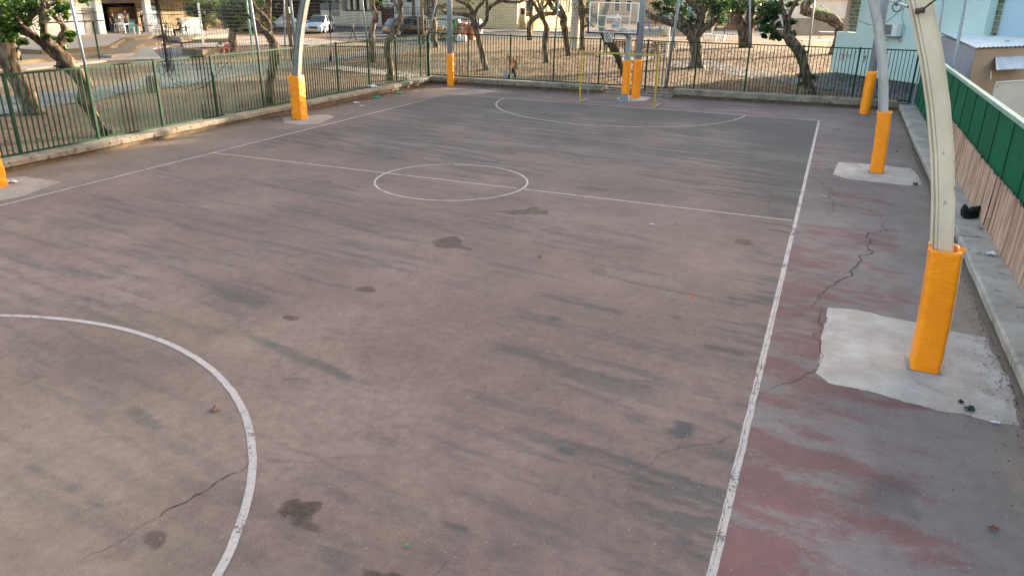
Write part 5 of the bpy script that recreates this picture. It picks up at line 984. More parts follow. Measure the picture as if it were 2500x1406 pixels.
# ribs run from front to back
m_.add(vs, [(2*i,2*i+2,2*i+3,2*i+1) for i in range(n)])
vb = [(x,y,z-.04) for x,y,z in vs]; m_.add(vb, [(2*i,2*i+1,2*i+3,2*i+2) for i in range(n)]); k = len(vs)
m_.build('corrugated_roof', M('white_roof_sheet','#dcdcda','#cfcfcc',1.5,.6,.0,0,spots=('#a9a8a4',5,.7)), e)
for (du,dv,lab,mt) in ((2410,76,'dark bottle lying on the white shed roof','bottle'),(2455,101,'red and clear plastic bottle near the roof front','bottle')):
    g = at(du,dv,2.62); m_ = MB(); m_.tube([g,g+dR*.22,g+dR*.27,g+dR*.34],[.035,.035,.015,.014],8); tag(m_.build('bottle', M('bottle_'+lab[:4], '#3d4a45' if 'dark' in lab else '#a8a0a4',None,6,.3)), lab, 'bottle')
g = at(2410,89,2.60); m_ = MB(); m_.tube([g,g+dR*.5],.012,5); tag(m_.build('stick', K['bark']), 'dark stick lying across the shed roof ribs', 'stick')
# awning and white board on the shed
A0 = at(2450,141,1.95); m_ = MB(); nrm = -dB; n = 60; vs = []
for i in range(n+1):
    z = .018*math.sin(i*math.pi/2.0)
    for kk in range(2): q = c0+dR*(1.35+i*.04)+nrm*(.02+.75*kk); vs.append((q.x,q.y,2.12-.42*kk+z))
m_.add(vs, [(2*i,2*i+2,2*i+3,2*i+1) for i in range(n)]); m_.add([(x,y,z-.012) for x,y,z in vs], [(2*i,2*i+1,2*i+3,2*i+2) for i in range(n)]); m_.build('corrugated_awning', M('awning_sheet','#c3cad2','#aab2bb',1.5,.45,.2), e)
m_ = MB(); q = c0+dR*1.3+nrm*.02; m_.bar(q+Vector((0,0,-c0.z+1.6)), q+nrm*.3+Vector((0,0,-c0.z+1.3)), .04); m_.build('awning_bracket', K['white'], e)
m_ = MB(); q = c0+dR*.45+nrm*.0; m_.add([Vector((q.x,q.y,.75))+nrm*.02, Vector((q.x,q.y,.75))+dR*.16+nrm*.02, Vector((q.x,q.y,1.05))+dR*.16+nrm*.02, Vector((q.x,q.y,1.05))+nrm*.02],[(0,1,2,3)]); m_.build('vent_plate', K['grey'], e)
w0 = at(2432,203,1.75); m_ = MB(); q = Vector((w0.x,w0.y,0)); m_.hexa([q+Vector((0,0,.2)), q+dR*2.6+Vector((0,0,.2)), q+dR*2.6+dB*.05+Vector((0,0,.2)), q+dB*.05+Vector((0,0,.2)), q+Vector((0,0,1.75)), q+dR*2.6+Vector((0,0,1.75)), q+dR*2.6+dB*.05+Vector((0,0,1.75)), q+dB*.05+Vector((0,0,1.75))])
e2 = tag(m_.build('white_board', K['whitewall']), 'large dirty white board standing behind the green fence', 'board')
m_ = MB(); m_.bar(q-nrm*-.02+Vector((0,0,.2)), q-nrm*-.02+Vector((0,0,1.77)), .03); m_.bar(q+nrm*.02+Vector((0,0,1.77)), q+dR*2.6+nrm*.02+Vector((0,0,1.77)), .03); m_.build('frame', K['white'], e2)
m_ = MB(); p = q+nrm*.01+dR*.06; m_.add([p+Vector((0,0,1.6)),p+dR*.1+Vector((0,0,1.6)),p+dR*.1+Vector((0,0,1.68)),p+Vector((0,0,1.68))],[(0,1,2,3)]); m_.build('sticker', K['plate'], e2)
# added unseen blocks out of the frame to the right that keep the court in shade
m_ = MB(); m_.box((19.5,-22,0),(30,14,7.5)); o = tag(m_.build('shade_block', K['stonewall']), 'added cream block out of frame on the right, shading the court', 'building')
m_ = MB(); m_.box((19.0,42,0),(75,46,19)); o = tag(m_.build('shade_block', K['beige']), 'added tall beige block shading the court, hidden behind the pale blue building', 'building')

# ------------------------------------------------------------------ cars
def car(label, pos, rz, L=4.5, Wd=1.8, H=1.62, paint=('#c9ced4','#b4bac1'), suv=True, name='parked_car', pick=False):
    pm_ = M('paint_'+paint[0][1:], paint[0], paint[1], .6, .22, .25, 0, spec=.7); e = empty(name, pos, label, 'car', 'cars parked along the street', rz); h = L/2; hw = Wd/2; bz = H*.60; hood = H*.58
    if suv: st = [(-h,.62*hood/.9,.80),(-h+.06,hood*.86,.90),(-h+.35,hood*1.0,.97),(-h+1.02,hood*1.06,.99),(-h+1.85,H*.965,1.0),(-h+2.4,H,1.0),(-h+3.2,H*.985,1.0),(h-.55,H*.93,.98),(h-.14,hood*1.06,.95),(h-.02,hood*.9,.9),(h,hood*.5,.86)]
    else: st = [(-h,.5,.78),(-h+.08,hood*.82,.90),(-h+.45,hood*.97,.96),(-h+1.25,hood*1.03,.98),(-h+2.1,H*.97,1.0),(-h+2.7,H,1.0),(-h+3.4,H*.93,1.0),(h-.5,hood*1.15,.97),(h-.1,hood*1.05,.93),(h,hood*.6,.88)]
    def sec(x, zt, k):
        w = hw*k; top = max(zt, .5); belt = min(bz, top-.02); cab = top > bz+.12
        if cab: return [(x,0,.2),(x,w*.86,.2),(x,w*.98,.36),(x,w,.62),(x,w*.97,belt),(x,w*.80,top-.09),(x,w*.66,top-.01),(x,0,top+.01)]
        return [(x,0,.2),(x,w*.86,.2),(x,w*.98,.36),(x,w,.55*top+.1),(x,w*.97,top-.10),(x,w*.90,top-.03),(x,w*.6,top+.0),(x,0,top+.02)]
    body = MB(); gl_ = MB(); secs = [sec(*s_) for s_ in st]; P_ = 8
    for sgn in (1,-1):
        for i in range(len(st)-1):
            A, B = secs[i], secs[i+1]; ca = st[i][1] > bz+.12; cb = st[i+1][1] > bz+.12
            for j in range(P_-1):
                q = [A[j],B[j],B[j+1],A[j+1]]; q = [(x,y*sgn,z) for x,y,z in q]
                glass = (j == 4 and ca and cb) or (j >= 5 and ca != cb) 
                (gl_ if glass else body).add(q, [(0,1,2,3) if sgn > 0 else (3,2,1,0)])
                if glass and j == 4:
                    pass
    for k in (0,-1):
        q = secs[k]; body.add([(x,y,z) for x,y,z in q]+[(x,-y,z) for x,y,z in q[::-1][1:-1]], [tuple(range(14))])
    # pillars
    for i in (4,5,6,7):
        if i < len(st) and st[i][1] > bz+.12:
            A = secs[i]
            for sgn in (1,-1): body.bar((A[4][0],A[4][1]*sgn,A[4][2]),(A[5][0],A[5][1]*sgn,A[5][2]), .07,.04)
    b_ = body.build('body', pm_, e, world=False, smooth=False); gl_.build('window', K['carglass'], b_, world=False)
    for wx in (-h+.82, h-.85):
        for sgn in (1,-1):
            m_ = MB(); y = sgn*(hw-.10); m_.tube([(wx,y-.11,.33),(wx,y+.11,.33)], .335, 18); wh = m_.build('wheel', K['rubber'], e, world=False)
            m_ = MB(); y2 = sgn*(hw+.015); m_.tube([(wx,y2-.01,.33),(wx,y2+.01,.33)], .21, 10); m_.build('rim', K['rim'], wh, world=False)
            m_ = MB(); m_.tube([(wx+.42*math.cos(t), sgn*(hw+.0), .33+.42*math.sin(t)) for t in [i*math.pi/8 for i in range(9)]], .03, 5); m_.build('wheel_arch', K['black'], b_, world=False)
    for sgn in (1,-1):
        m_ = MB(); m_.hexa([(-h-.01,sgn*hw*.50,.66),(-h-.01,sgn*hw*.82,.66),(-h+.2,sgn*hw*.93,.70),(-h+.2,sgn*hw*.6,.70),(-h-.0,sgn*hw*.50,.78),(-h+.01,sgn*hw*.82,.78),(-h+.22,sgn*hw*.93,.80),(-h+.22,sgn*hw*.6,.80)]); m_.build('headlight', K['lamp'], e, world=False)
        m_ = MB(); m_.box((h-.12,min(sgn*hw*.6,sgn*hw*.9),.75),(h+.02,max(sgn*hw*.6,sgn*hw*.9),.95)); m_.build('tail_light', K['red'], e, world=False)
        m_ = MB(); m_.box((-h+1.55,min(sgn*(hw+.02),sgn*(hw+.2)),bz+.02),(-h+1.68,max(sgn*(hw+.02),sgn*(hw+.2)),bz+.18)); m_.build('mirror', pm_, e, world=False)
    m_ = MB(); m_.box((-h-.03,-.42,.46),(-h+.0,.42,.66)); m_.build('grille', K['black'], e, world=False)
    m_ = MB(); m_.box((-h-.05,-.26,.34),(-h-.035,.26,.45)); m_.build('number_plate', K['plate'], e, world=False); m_ = MB(); m_.box((h+.02,-.26,.55),(h+.035,.26,.66)); m_.build('number_plate', K['plate'], e, world=False)
    m_ = MB(); m_.box((-h+.3,-hw*.8,.12),(h-.3,hw*.8,.22)); m_.build('underbody', K['black'], e, world=False)
    return e
def carat(u, v): g = at(u,v); g.z = 0; return g
def face(u, v, deg): # rotation so that the car nose (-x) points at the viewer, turned by deg
    g = at(u,v); d = Vector((CAMP.x-g.x, CAMP.y-g.y)).normalized(); return math.atan2(-d.y,-d.x)+math.radians(deg)
car('silver car parked facing the court right of the steel arch', carat(783,80), face(783,85,-18), 4.5, 1.85, 1.66, ('#aab6c4','#93a0af'))
car('pale blue white hatchback behind the forked fig trunk', carat(684,72), face(684,77,-62), 4.3, 1.78, 1.5, ('#b4c8da','#9fb6ca'), suv=False)
car('white car half hidden behind the pale hatchback', carat(655,62), face(655,62,-55), 4.4, 1.8, 1.5, ('#c3cdd6','#b0bcc8'), suv=False)
car('dark blue off roader parked beyond the hatchback', carat(728,62), face(728,62,-15), 4.7, 1.9, 1.8, ('#1b2433','#141b27'))
car('grey green pickup with a bull bar beyond the olive trees', carat(536,68), face(536,68,35), 4.6, 1.8, 1.7, ('#6a7f8c','#56697a'))
car('black family car parked behind the railing at the corner', carat(997,88), face(997,95,118), 4.7, 1.9, 1.66, ('#10131b','#0a0c12'))
car('dark car with a bright windscreen behind the black family car', carat(1015,80), face(1015,85,120), 4.5, 1.85, 1.62, ('#1c2431','#131923'))

# ------------------------------------------------------------------ people
def person(label, pos, rz, pose, cols, hairm, height=1.75, group=None, extras=None):
    """pose: dict joint->xyz in metres for a 1.75 m figure standing at the origin, facing -y."""
    J = dict(pelvis=(0,0,.95), waist=(0,0,1.08), chest=(0,0,1.30), neck=(0,0,1.48), chin=(0,-.02,1.56), head=(0,-.01,1.66), crown=(0,0,1.73),
             shl=(-.17,0,1.43), ell=(-.24,.02,1.15), wrl=(-.25,-.05,.90), hal=(-.25,-.07,.83), shr=(.17,0,1.43), elr=(.24,.02,1.15), wrr=(.25,-.05,.90), har=(.25,-.07,.83),
             hil=(-.09,0,.90), knl=(-.10,-.02,.50), anl=(-.10,.02,.09), tol=(-.11,-.15,.03), hir=(.09,0,.90), knr=(.10,-.02,.50), anr=(.10,.02,.09), tor=(.11,-.15,.03)); J.update(pose)
    R = dict(pelvis=.135, waist=.125, chest=.15, neck=.055, chin=.065, head=.092, crown=.065, shl=.065, ell=.045, wrl=.03, hal=.036, shr=.065, elr=.045, wrr=.03, har=.036, hil=.09, knl=.06, anl=.042, tol=.032, hir=.09, knr=.06, anr=.042, tor=.032)
    E = [('pelvis','waist'),('waist','chest'),('chest','neck'),('neck','chin'),('chin','head'),('head','crown'),('chest','shl'),('shl','ell'),('ell','wrl'),('wrl','hal'),('chest','shr'),('shr','elr'),('elr','wrr'),('wrr','har'),('pelvis','hil'),('hil','knl'),('knl','anl'),('anl','tol'),('pelvis','hir'),('hir','knr'),('knr','anr'),('anr','tor')]
    keys = list(J); V = [Vector(J[k])*height/1.75 for k in keys]; RR = [R[k]*height/1.75 for k in keys]; EE = [(keys.index(a),keys.index(b_)) for a,b_ in E]
    for sd in ('l','r'):
        hnd = Vector(J['ha'+sd]); wr = Vector(J['wr'+sd]); d = (hnd-wr).normalized(); sp_ = d.cross(Vector((0,1,.1))).normalized()
        for f in range(4):
            o = hnd+sp_*(f-1.5)*.019; V.append((o+d*.04)*height/1.75); RR.append(.009); V.append((o+d*(.075-.006*abs(f-1.5))+Vector((0,-.012,0)))*height/1.75); RR.append(.007); EE += [(keys.index('ha'+sd),len(V)-2),(len(V)-2,len(V)-1)]
        V.append((hnd-d*.01+sp_*.05+Vector((0,-.02,0)))*height/1.75); RR.append(.009); EE.append((keys.index('ha'+sd),len(V)-1))
    me = bpy.data.meshes.new('sk'); me.from_pydata(V, EE, []); ob = bpy.data.objects.new('sk', me); COL.objects.link(ob)
    md = ob.modifiers.new('s','SKIN'); 
    for i, r in enumerate(RR): sv = me.skin_vertices[0].data[i]; sv.radius = (r,r*(.75 if i < len(keys) and keys[i] in ('chest','pelvis','waist') else 1)); sv.use_root = (i == 0)
    md2 = ob.modifiers.new('b','SUBSURF'); md2.levels = 1; dg = bpy.context.evaluated_depsgraph_get(); ev = ob.evaluated_get(dg); nm = bpy.data.meshes.new_from_object(ev); bpy.data.objects.remove(ob)
    e = empty('person', pos, label, 'person', group, rz); nm.materials.clear()
    for k_ in ('skin',)+tuple(cols): nm.materials.append(K[k_])
    # nearest joint decides shirt / trousers / skin / shoes
    short = {'pelvis':2,'waist':1,'chest':1,'neck':0,'chin':0,'head':0,'crown':0,'shl':1,'shr':1,'ell':0,'elr':0,'wrl':0,'wrr':0,'hal':0,'har':0,'hil':2,'hir':2,'knl':2,'knr':2,'anl':2,'anr':2,'tol':3,'tor':3}
    kv = [Vector(J[k])*height/1.75 for k in keys]
    for p in nm.polygons:
        c = p.center; i = min(range(len(keys)), key=lambda i: (kv[i]-c).length/max(RR[i],.03)**.35); p.material_index = short[keys[i]]; p.use_smooth = True
    b_ = bpy.data.objects.new('body', nm); COL.objects.link(b_); b_.parent = e; s = height/1.75
    m_ = MB(); hc = Vector(J['head'])*s; ch = Vector(J['crown'])*s; n = 12; vs = []
    for j in range(7):
        ph = math.pi*.5*j/6*1.05
        for i in range(n):
            t = 2*math.pi*i/n; back = .5+.5*math.sin(t); x = .102*s*math.cos(t)*math.cos(ph); y = .112*s*math.sin(t)*math.cos(ph)+.012; z = .10*s*math.sin(ph)-(.07*back*(1-j/6))*s; vs.append(hc+Vector((x,y,z+.015)))
    m_.add(vs, [(j*n+i,j*n+(i+1)%n,(j+1)*n+(i+1)%n,(j+1)*n+i) for j in range(6) for i in range(n)]); m_.build('hair', K[hairm], e, world=False, smooth=True)
    m_ = MB(); f = hc+Vector((0,-.095*s,0)); m_.add([f+Vector((-.014,0,-.02)),f+Vector((.014,0,-.02)),f+Vector((0,-.022,-.022)),f+Vector((0,.0,.03))],[(0,2,3),(2,1,3),(0,1,2),(0,3,1)]); m_.build('nose', K['skin'], e, world=False)
    m_ = MB()
    for sx in (-.032,.032): m_.box(tuple(f+Vector((sx-.012,-.004,.02))), tuple(f+Vector((sx+.012,.006,.032))))
    m_.box(tuple(f+Vector((-.025,-.002,-.05))), tuple(f+Vector((.025,.006,-.042)))); m_.build('face_features', K['hair'], e, world=False)
    for sx in (-1,1): m_ = MB(); m_.tube([hc+Vector((sx*.09*s,0,-.03)), hc+Vector((sx*.104*s,.01,0)), hc+Vector((sx*.09*s,.01,.03))], .012, 5); m_.build('ear', K['skin'], e, world=False)
    return e
K['shoe'] = K['black']
def yaw_to(g, deg): d = Vector((CAMP.x-g.x, CAMP.y-g.y)); return math.atan2(d.y,d.x)+math.pi/2+math.radians(deg)
walk = dict(knl=(-.10,-.26,.52),anl=(-.10,-.20,.10),tol=(-.10,-.36,.06),knr=(.10,.10,.50),anr=(.10,.42,.14),tor=(.10,.30,.04),chest=(0,-.10,1.28),neck=(0,-.20,1.45),chin=(0,-.26,1.51),head=(0,-.27,1.60),crown=(0,-.27,1.68),shl=(-.17,-.14,1.41),shr=(.17,-.14,1.41),ell=(-.22,-.14,1.13),wrl=(-.22,-.30,.92),hal=(-.22,-.33,.86),elr=(.22,-.10,1.12),wrr=(.22,-.24,.90),har=(.22,-.26,.83))
wg = Vector((-6.85,19.75,-.31)); wp = person('man in a faded red shirt with a backpack walking behind the far railing', wg, yaw_to(wg,-78), walk, ('tshirt_red','jeans','shoe'), 'hairgrey', 1.72)
m_ = MB(); m_.hexa([(-.14,.02,.98),(.14,.02,.98),(.13,.2,1.0),(-.13,.2,1.0),(-.13,-.04,1.42),(.13,-.04,1.42),(.11,.12,1.40),(-.11,.12,1.40)]); bpk = m_.build('backpack', M('olive_canvas','#6d6245',None,8,.9), None, world=False); bpk.location = wg; bpk.rotation_euler.z = wp.rotation_euler.z; tag(bpk, 'small olive backpack carried by the man behind the railing', 'backpack')
m_ = MB(); m_.hexa([(-.34,-.42,.50),(-.20,-.42,.50),(-.20,-.20,.50),(-.34,-.20,.50),(-.31,-.38,.82),(-.23,-.38,.82),(-.23,-.26,.82),(-.31,-.26,.82)]); bg_ = m_.build('shopping_bag', M('blue_white_bag','#8fb4d4','#3d5f92',9,.5,lo=.45,hi=.55), None, world=False); bg_.location = wg; bg_.rotation_euler.z = wp.rotation_euler.z; tag(bg_, 'blue and white plastic bag in the walking man hand', 'bag')
def tz(u, v): g = at(u,v,TB); return g
g = tz(281,82); person('woman in black leaning at the left of the cafe opening', g, yaw_to(g,40), dict(anl=(-.06,.02,.09),anr=(.06,.02,.09)), ('tshirt_black','tshirt_black','shoe'), 'hair', 1.62)
g = tz(312,81); person('broad man in a black shirt standing before the cafe counter', g, yaw_to(g,60), dict(ell=(-.26,-.05,1.15),wrl=(-.2,-.28,1.05),hal=(-.2,-.34,1.03)), ('tshirt_black','jeans','shoe'), 'hair', 1.82)
g = tz(352,81); person('fair haired man in a black shirt behind the white table', g, yaw_to(g,-70), dict(ell=(-.26,-.12,1.2),wrl=(-.12,-.22,1.45),hal=(-.08,-.2,1.52)), ('tshirt_black','jeans','shoe'), 'hairgrey', 1.7)
sit = dict(pelvis=(0,.1,.52),waist=(0,.12,.66),chest=(0,.08,.90),neck=(0,.02,1.08),chin=(0,-.02,1.16),head=(0,-.02,1.25),crown=(0,-.01,1.33),shl=(-.17,.03,1.03),shr=(.17,.03,1.03),ell=(-.22,-.05,.78),elr=(.22,-.05,.78),wrl=(-.12,-.26,.80),hal=(-.1,-.32,.81),wrr=(.12,-.26,.80),har=(.1,-.32,.81),hil=(-.1,.04,.50),knl=(-.13,-.40,.50),anl=(-.13,-.36,.10),tol=(-.13,-.50,.04),hir=(.1,.04,.50),knr=(.13,-.40,.50),anr=(.13,-.36,.10),tor=(.13,-.50,.04))
g = tz(440,90); person('man in navy clothes sitting at the terrace table', g, yaw_to(g,-75), sit, ('tshirt_blue','jeans','shoe'), 'hair', 1.75)
g = at(1598,74); g.z = .0; person('person in dark top and white trousers sitting on the blue swing', g, yaw_to(g,-60), {k: v for k, v in sit.items()}, ('tshirt_black','clothes_white','shoe'), 'hair', 1.65)
g = at(1609,73); person('small child in orange standing by the swing', g, yaw_to(g,30), {}, ('clothes_orange','clothes_orange','shoe'), 'hair', 1.1)
g = at(1497,100); person('person in black standing beyond the net under the hoop', g, yaw_to(g,20), {}, ('tshirt_black','tshirt_black','shoe'), 'hair', 1.65)
g = at(1505,66); person('person in white clothes seen through the clear backboard', g, yaw_to(g,-40), {}, ('clothes_white','clothes_white','shoe'), 'hair', 1.8)

# ------------------------------------------------------------------ terrace furniture
def chair(pos, rz, mat_, label):
    e = empty('plastic_chair', pos, label, 'chair', 'plastic chairs on the terrace', rz); m_ = MB(); m_.box((-.22,-.22,.42),(.22,.22,.45)); m_.build('seat', mat_, e, world=False)
    m_ = MB()
    for k in range(5): m_.bar((-.2+.1*k,.21,.45),(-.18+.09*k,.27,.84), .05,.02)
    m_.tube([(-.22,.21,.45),(-.21,.27,.8),(0,.29,.88),(.21,.27,.8),(.22,.21,.45)], .02, 5); m_.build('backrest', mat_, e, world=False)
    for sx in (-1,1):
        for sy in (-1,1): m_ = MB(); m_.bar((sx*.2,sy*.2,.42),(sx*.25,sy*.26,0), .04,.03); m_.build('leg', mat_, e, world=False)
        m_ = MB(); m_.tube([(sx*.23,-.2,.43),(sx*.25,-.2,.64),(sx*.25,.2,.66)], .018, 5); m_.build('armrest', mat_, e, world=False)
    return e
def table(pos, rz, L, Wd, mat_, label, top=None):
    e = empty('table', pos, label, 'table', 'tables on the terrace', rz); m_ = MB(); m_.box((-L/2,-Wd/2,.70),(L/2,Wd/2,.74)); m_.build('tabletop', top or mat_, e, world=False)
    for sx in (-1,1):
        for sy in (-1,1): m_ = MB(); m_.bar((sx*(L/2-.08),sy*(Wd/2-.08),0),(sx*(L/2-.08),sy*(Wd/2-.08),.70), .05); m_.build('leg', mat_, e, world=False)
    return e
g = tz(357,86); table(g, .25, 1.7,.8, K['white_plastic'], 'white table in front of the fair haired man', K['wood'])
g = tz(300,82); table(g, .2, 1.1,.7, K['white_plastic'], 'small white table beside the woman in black')
g = tz(298,78); m_ = MB(); m_.box((g.x-.4,g.y-.3,TB+.76),(g.x+.4,g.y+.3,TB+1.05)); tag(m_.build('white_box', K['white_plastic']), 'white box standing on the small terrace table', 'box')
g = tz(328,83); chair(g, yaw_to(g,20), K['teal_plastic'], 'green plastic chair between the two white tables')
g = tz(384,85); chair(g, yaw_to(g,10), K['white_plastic'], 'white plastic chair at the right end of the long table')
g = tz(412,88); chair(g, yaw_to(g,60), K['white_plastic'], 'white plastic chair left of the seated man')
g = tz(448,90); chair(g, yaw_to(g,-75), K['teal_plastic'], 'green plastic chair under the seated man')
g = tz(400,80); table(g, .2, 1.6,.8, K['black'], 'dark table behind the white chairs', M('blue_top','#4a6a8c',None,3,.5))
g = tz(462,91); table(g, .2, .8,.8, K['galv_dull'], 'round edged metal table right of the seated man')
m_ = MB(); g = tz(456,70)
for (u0,v0,u1,v1) in ((444,78,490,38),): 
    a = tz(444,82); b_ = tz(490,80); m_.bar((a.x,a.y,TB+.6),(b_.x,b_.y,TB+.6), .3,1.2)
tag(m_.build('white_partition', M('partition_white','#b9b5ad','#a39f97',2,.9)), 'white block partition behind the seated man', 'partition')
m_ = MB(); g = at(497,110); m_.tube([g,g+Vector((0,0,3.0))], .08, 8); tag(m_.build('white_post', K['white']), 'short white post before the first olive tree', 'post')
g = at(542,90); m_ = MB(); m_.tube([g,g+Vector((0,0,.35)),g+Vector((0,0,.5))],[.4,.25,.05],8); tag(m_.build('rubbish_bag', K['white_plastic']), 'white rubbish bag lying on the terrace by the olive trees', 'bag')

# bins, cage, containers
def cage(u0, u1, v, label):
    a, b_ = at(u0,v), at(u1,v); d = (b_-a).normalized(); n = Vector((-d.y,d.x,0))*1.1; e = empty('recycling_cage', (a+b_)/2, label, 'cage', 'green recycling cages'); m_ = MB(); h = 1.75
    for p in (a,b_,a+n,b_+n): m_.bar(p,p+Vector((0,0,h)),.05)
    for p, q in ((a,b_),(a+n,b_+n),(a,a+n),(b_,b_+n)):
        for z in (.1,.9,h): m_.bar(p+Vector((0,0,z)),q+Vector((0,0,z)),.035)
    m_.build('frame', K['green'], e); m_ = MB(); L = (b_-a).length; k = int(L/.12)
    for i in range(k): p = a+d*(i*L/k); m_.bar(p+Vector((0,0,.1)),p+Vector((0,0,h)),.008)
    for i in range(14): m_.bar(a+Vector((0,0,.1+i*.12)), b_+Vector((0,0,.1+i*.12)), .008)
    m_.build('wire_mesh', K['galv_dull'], e); m_ = MB()
    for i in range(40):
        p = a.lerp(b_, random.uniform(.1,.9))+n*random.uniform(.1,.8); z = random.uniform(.1,1.0); r = random.uniform(.08,.2); m_.tube([p+Vector((0,0,z)),p+Vector((random.uniform(-.2,.2),random.uniform(-.1,.1),z+r))],[r,r*.5],6, m=random.randint(0,3))
    m_.build('bottles', [K['white_plastic'],K['teal_plastic'],K['plate'],K['grey']], e); return e
cage(1046,1068,98,'left green wire recycling cage by the short fig stump'); cage(1070,1095,99,'middle green wire recycling cage full of bottles'); cage(1118,1146,98,'right green wire cage behind the orange containers')
def container(u, v, col, label, w=1.15, h=1.45, lean=.18):
    g = at(u,v); rz = yaw_to(g, -25); e = empty('recycling_container', g, label, 'container', 'recycling containers on the pavement', rz); m_ = MB(); cm = M('container_'+col[1:], col, None, 3, .5)
    m_.hexa([(-w/2,-.5,0),(w/2,-.5,0),(w/2,.5,0),(-w/2,.5,0),(-w/2+.05,-.5+lean,h*.75),(w/2-.05,-.5+lean,h*.75),(w/2-.05,.45,h*.75),(-w/2+.05,.45,h*.75)]); m_.hexa([(-w/2+.05,-.5+lean,h*.752),(w/2-.05,-.5+lean,h*.752),(w/2-.05,.45,h*.752),(-w/2+.05,.45,h*.752),(-w/2+.2,-.15,h),(w/2-.2,-.15,h),(w/2-.2,.3,h),(-w/2+.2,.3,h)]); m_.build('shell', cm, e, world=False)
    for sx in (-1,1): m_ = MB(); m_.tube([(sx*w*.22,-.31,h*.86),(sx*w*.22,-.27,h*.86)], .12, 10); m_.build('opening', K['black'], e, world=False)
container(1130,97,'#b9643c','left orange recycling container with two round mouths'); container(1148,97,'#c06a40','right orange recycling container by the fig trunk'); container(1163,84,'#2c4f8e','blue recycling container behind the orange ones'); container(1112,84,'#1f7a44','green bell container behind the orange ones', lean=.3)
for (u,v,col,lab) in ((1085,98,'#d9d9d4','white rubbish sacks heaped between the cages'),(1105,99,'#6a5a4c','brown rubbish heap at the foot of the right cage'),(1125,101,'#d2cdc2','white cartons at the foot of the orange container')):
    g = at(u,v); m_ = MB()
    for k in range(9): p = g+Vector((random.uniform(-.5,.5),random.uniform(-.3,.3),0)); r = random.uniform(.15,.3); m_.tube([p,p+Vector((0,0,r)),p+Vector((0,0,r*1.8))],[r,r*1.05,r*.4],7,knob=.1)
    tag(m_.build('rubbish_heap', M('rubbish_'+col[1:], col, None, 5,.7)), lab, 'rubbish', 'rubbish heaps by the bins')
# benches, tables, playground
def bench(u, v, deg, label, mat_=None, white=False):
    g = at(u,v); e = empty('park_bench', g, label, 'bench', 'park benches', yaw_to(g,deg)); mt = mat_ or K['wood']
    if white:
        m_ = MB(); m_.hexa([(-.55,-.22,.38),(.55,-.22,.38),(.55,.22,.38),(-.55,.22,.38),(-.55,-.25,.48),(.55,-.25,.48),(.55,.25,.48),(-.55,.25,.48)]); m_.build('seat', K['white'], e, world=False)
        for sx in (-1,1): m_ = MB(); m_.hexa([(sx*.42-.08,-.2,0),(sx*.42+.08,-.2,0),(sx*.42+.08,.2,0),(sx*.42-.08,.2,0),(sx*.42-.12,-.2,.38),(sx*.42+.12,-.2,.38),(sx*.42+.12,.2,.38),(sx*.42-.12,.2,.38)]); m_.build('leg', K['white'], e, world=False)
        return e
    m_ = MB(); [m_.box((-.9,-.22+k*.12,.42),(.9,-.13+k*.12,.46)) for k in range(4)]; m_.build('seat', mt, e, world=False); m_ = MB(); [m_.bar((-.9,.27+k*.03,.55+k*.12),(.9,.27+k*.03,.55+k*.12),.03,.09) for k in range(3)]; m_.build('backrest', mt, e, world=False)
    for sx in (-1,1): m_ = MB(); m_.bar((sx*.75,-.2,0),(sx*.75,-.2,.42),.06); m_.bar((sx*.75,.2,0),(sx*.75,.34,.85),.06); m_.bar((sx*.75,-.22,.62),(sx*.75,.28,.62),.05); m_.bar((sx*.75,-.2,.40),(sx*.75,.2,.40),.05); m_.build('leg', K['black'], e, world=False)
bench(1785,84,5,'brown wooden bench between the fig trunks'); bench(1502,130,15,'brown wooden bench left of the hoop post', M('red_brown_wood','#6a3d28',None,4,.8)); bench(1618,134,-15,'dark weathered bench behind the tall hoop pole', K['board']); bench(1582,136,160,'second dark bench end beside the hoop pole', K['board'])
bench(1725,96,20,'small white concrete bench near the massive fig', white=True); bench(1756,99,-20,'white concrete bench with splayed legs', white=True)
g = at(1990,121); table(g, yaw_to(g,10), 2.4,.9, K['white_plastic'], 'long white park table beyond the leaning fig'); g = at(2030,97); table(g, yaw_to(g,10), 2.6,1.2, K['galv_dull'], 'table tennis table beyond the white park table', M('pale_top','#b9b8b0',None,3,.6))
g = at(1625,90); m_ = MB(); m_.tube([g,g+Vector((0,0,1.0)),g+Vector((0,0,1.3))],[.32,.34,.15],12); tag(m_.build('litter_bin', M('cream_bin','#d2c6a8',None,4,.7),smooth=True), 'cream drum litter bin beside the massive fig tree', 'bin')
g = at(1628,140); m_ = MB(); m_.tube([g,g+Vector((0,0,2.6))], .07, 8); tag(m_.build('white_post', K['white']), 'thin white post before the cream litter bin', 'post'); g = at(1738,86); m_ = MB(); m_.tube([g,g+Vector((0,0,2.6))], .1, 8); tag(m_.build('white_post', K['white']), 'white post left of the brown bench', 'post')
e = empty('swing_frame', at(1590,72), 'blue A frame swing in the playground', 'swing'); m_ = MB(); a, b_ = at(1573,78), at(1618,76); top = 2.6
for p in (a,b_):
    n = Vector((.5,.9,0))*.9; m_.tube([p-n*.5,Vector((p.x,p.y,top))],.07,6); m_.tube([p+n,Vector((p.x,p.y,top))],.07,6)
m_.tube([Vector((a.x,a.y,top)),Vector((b_.x,b_.y,top))],.07,6); m_.build('frame', M('blue_paint','#3a78ad',None,3,.5), e)
m_ = MB(); c = at(1592,74); m_.box((c.x-.9,c.y-.3,.42),(c.x+.5,c.y+.3,.5)); m_.build('seat', M('dark_blue_seat','#20304f',None,3,.6), e); m_ = MB(); m_.bar((c.x-.8,c.y,.5),(c.x-.8,c.y,top),.02); m_.bar((c.x+.4,c.y,.5),(c.x+.4,c.y,top),.02); m_.build('chain', K['galv_dull'], e)
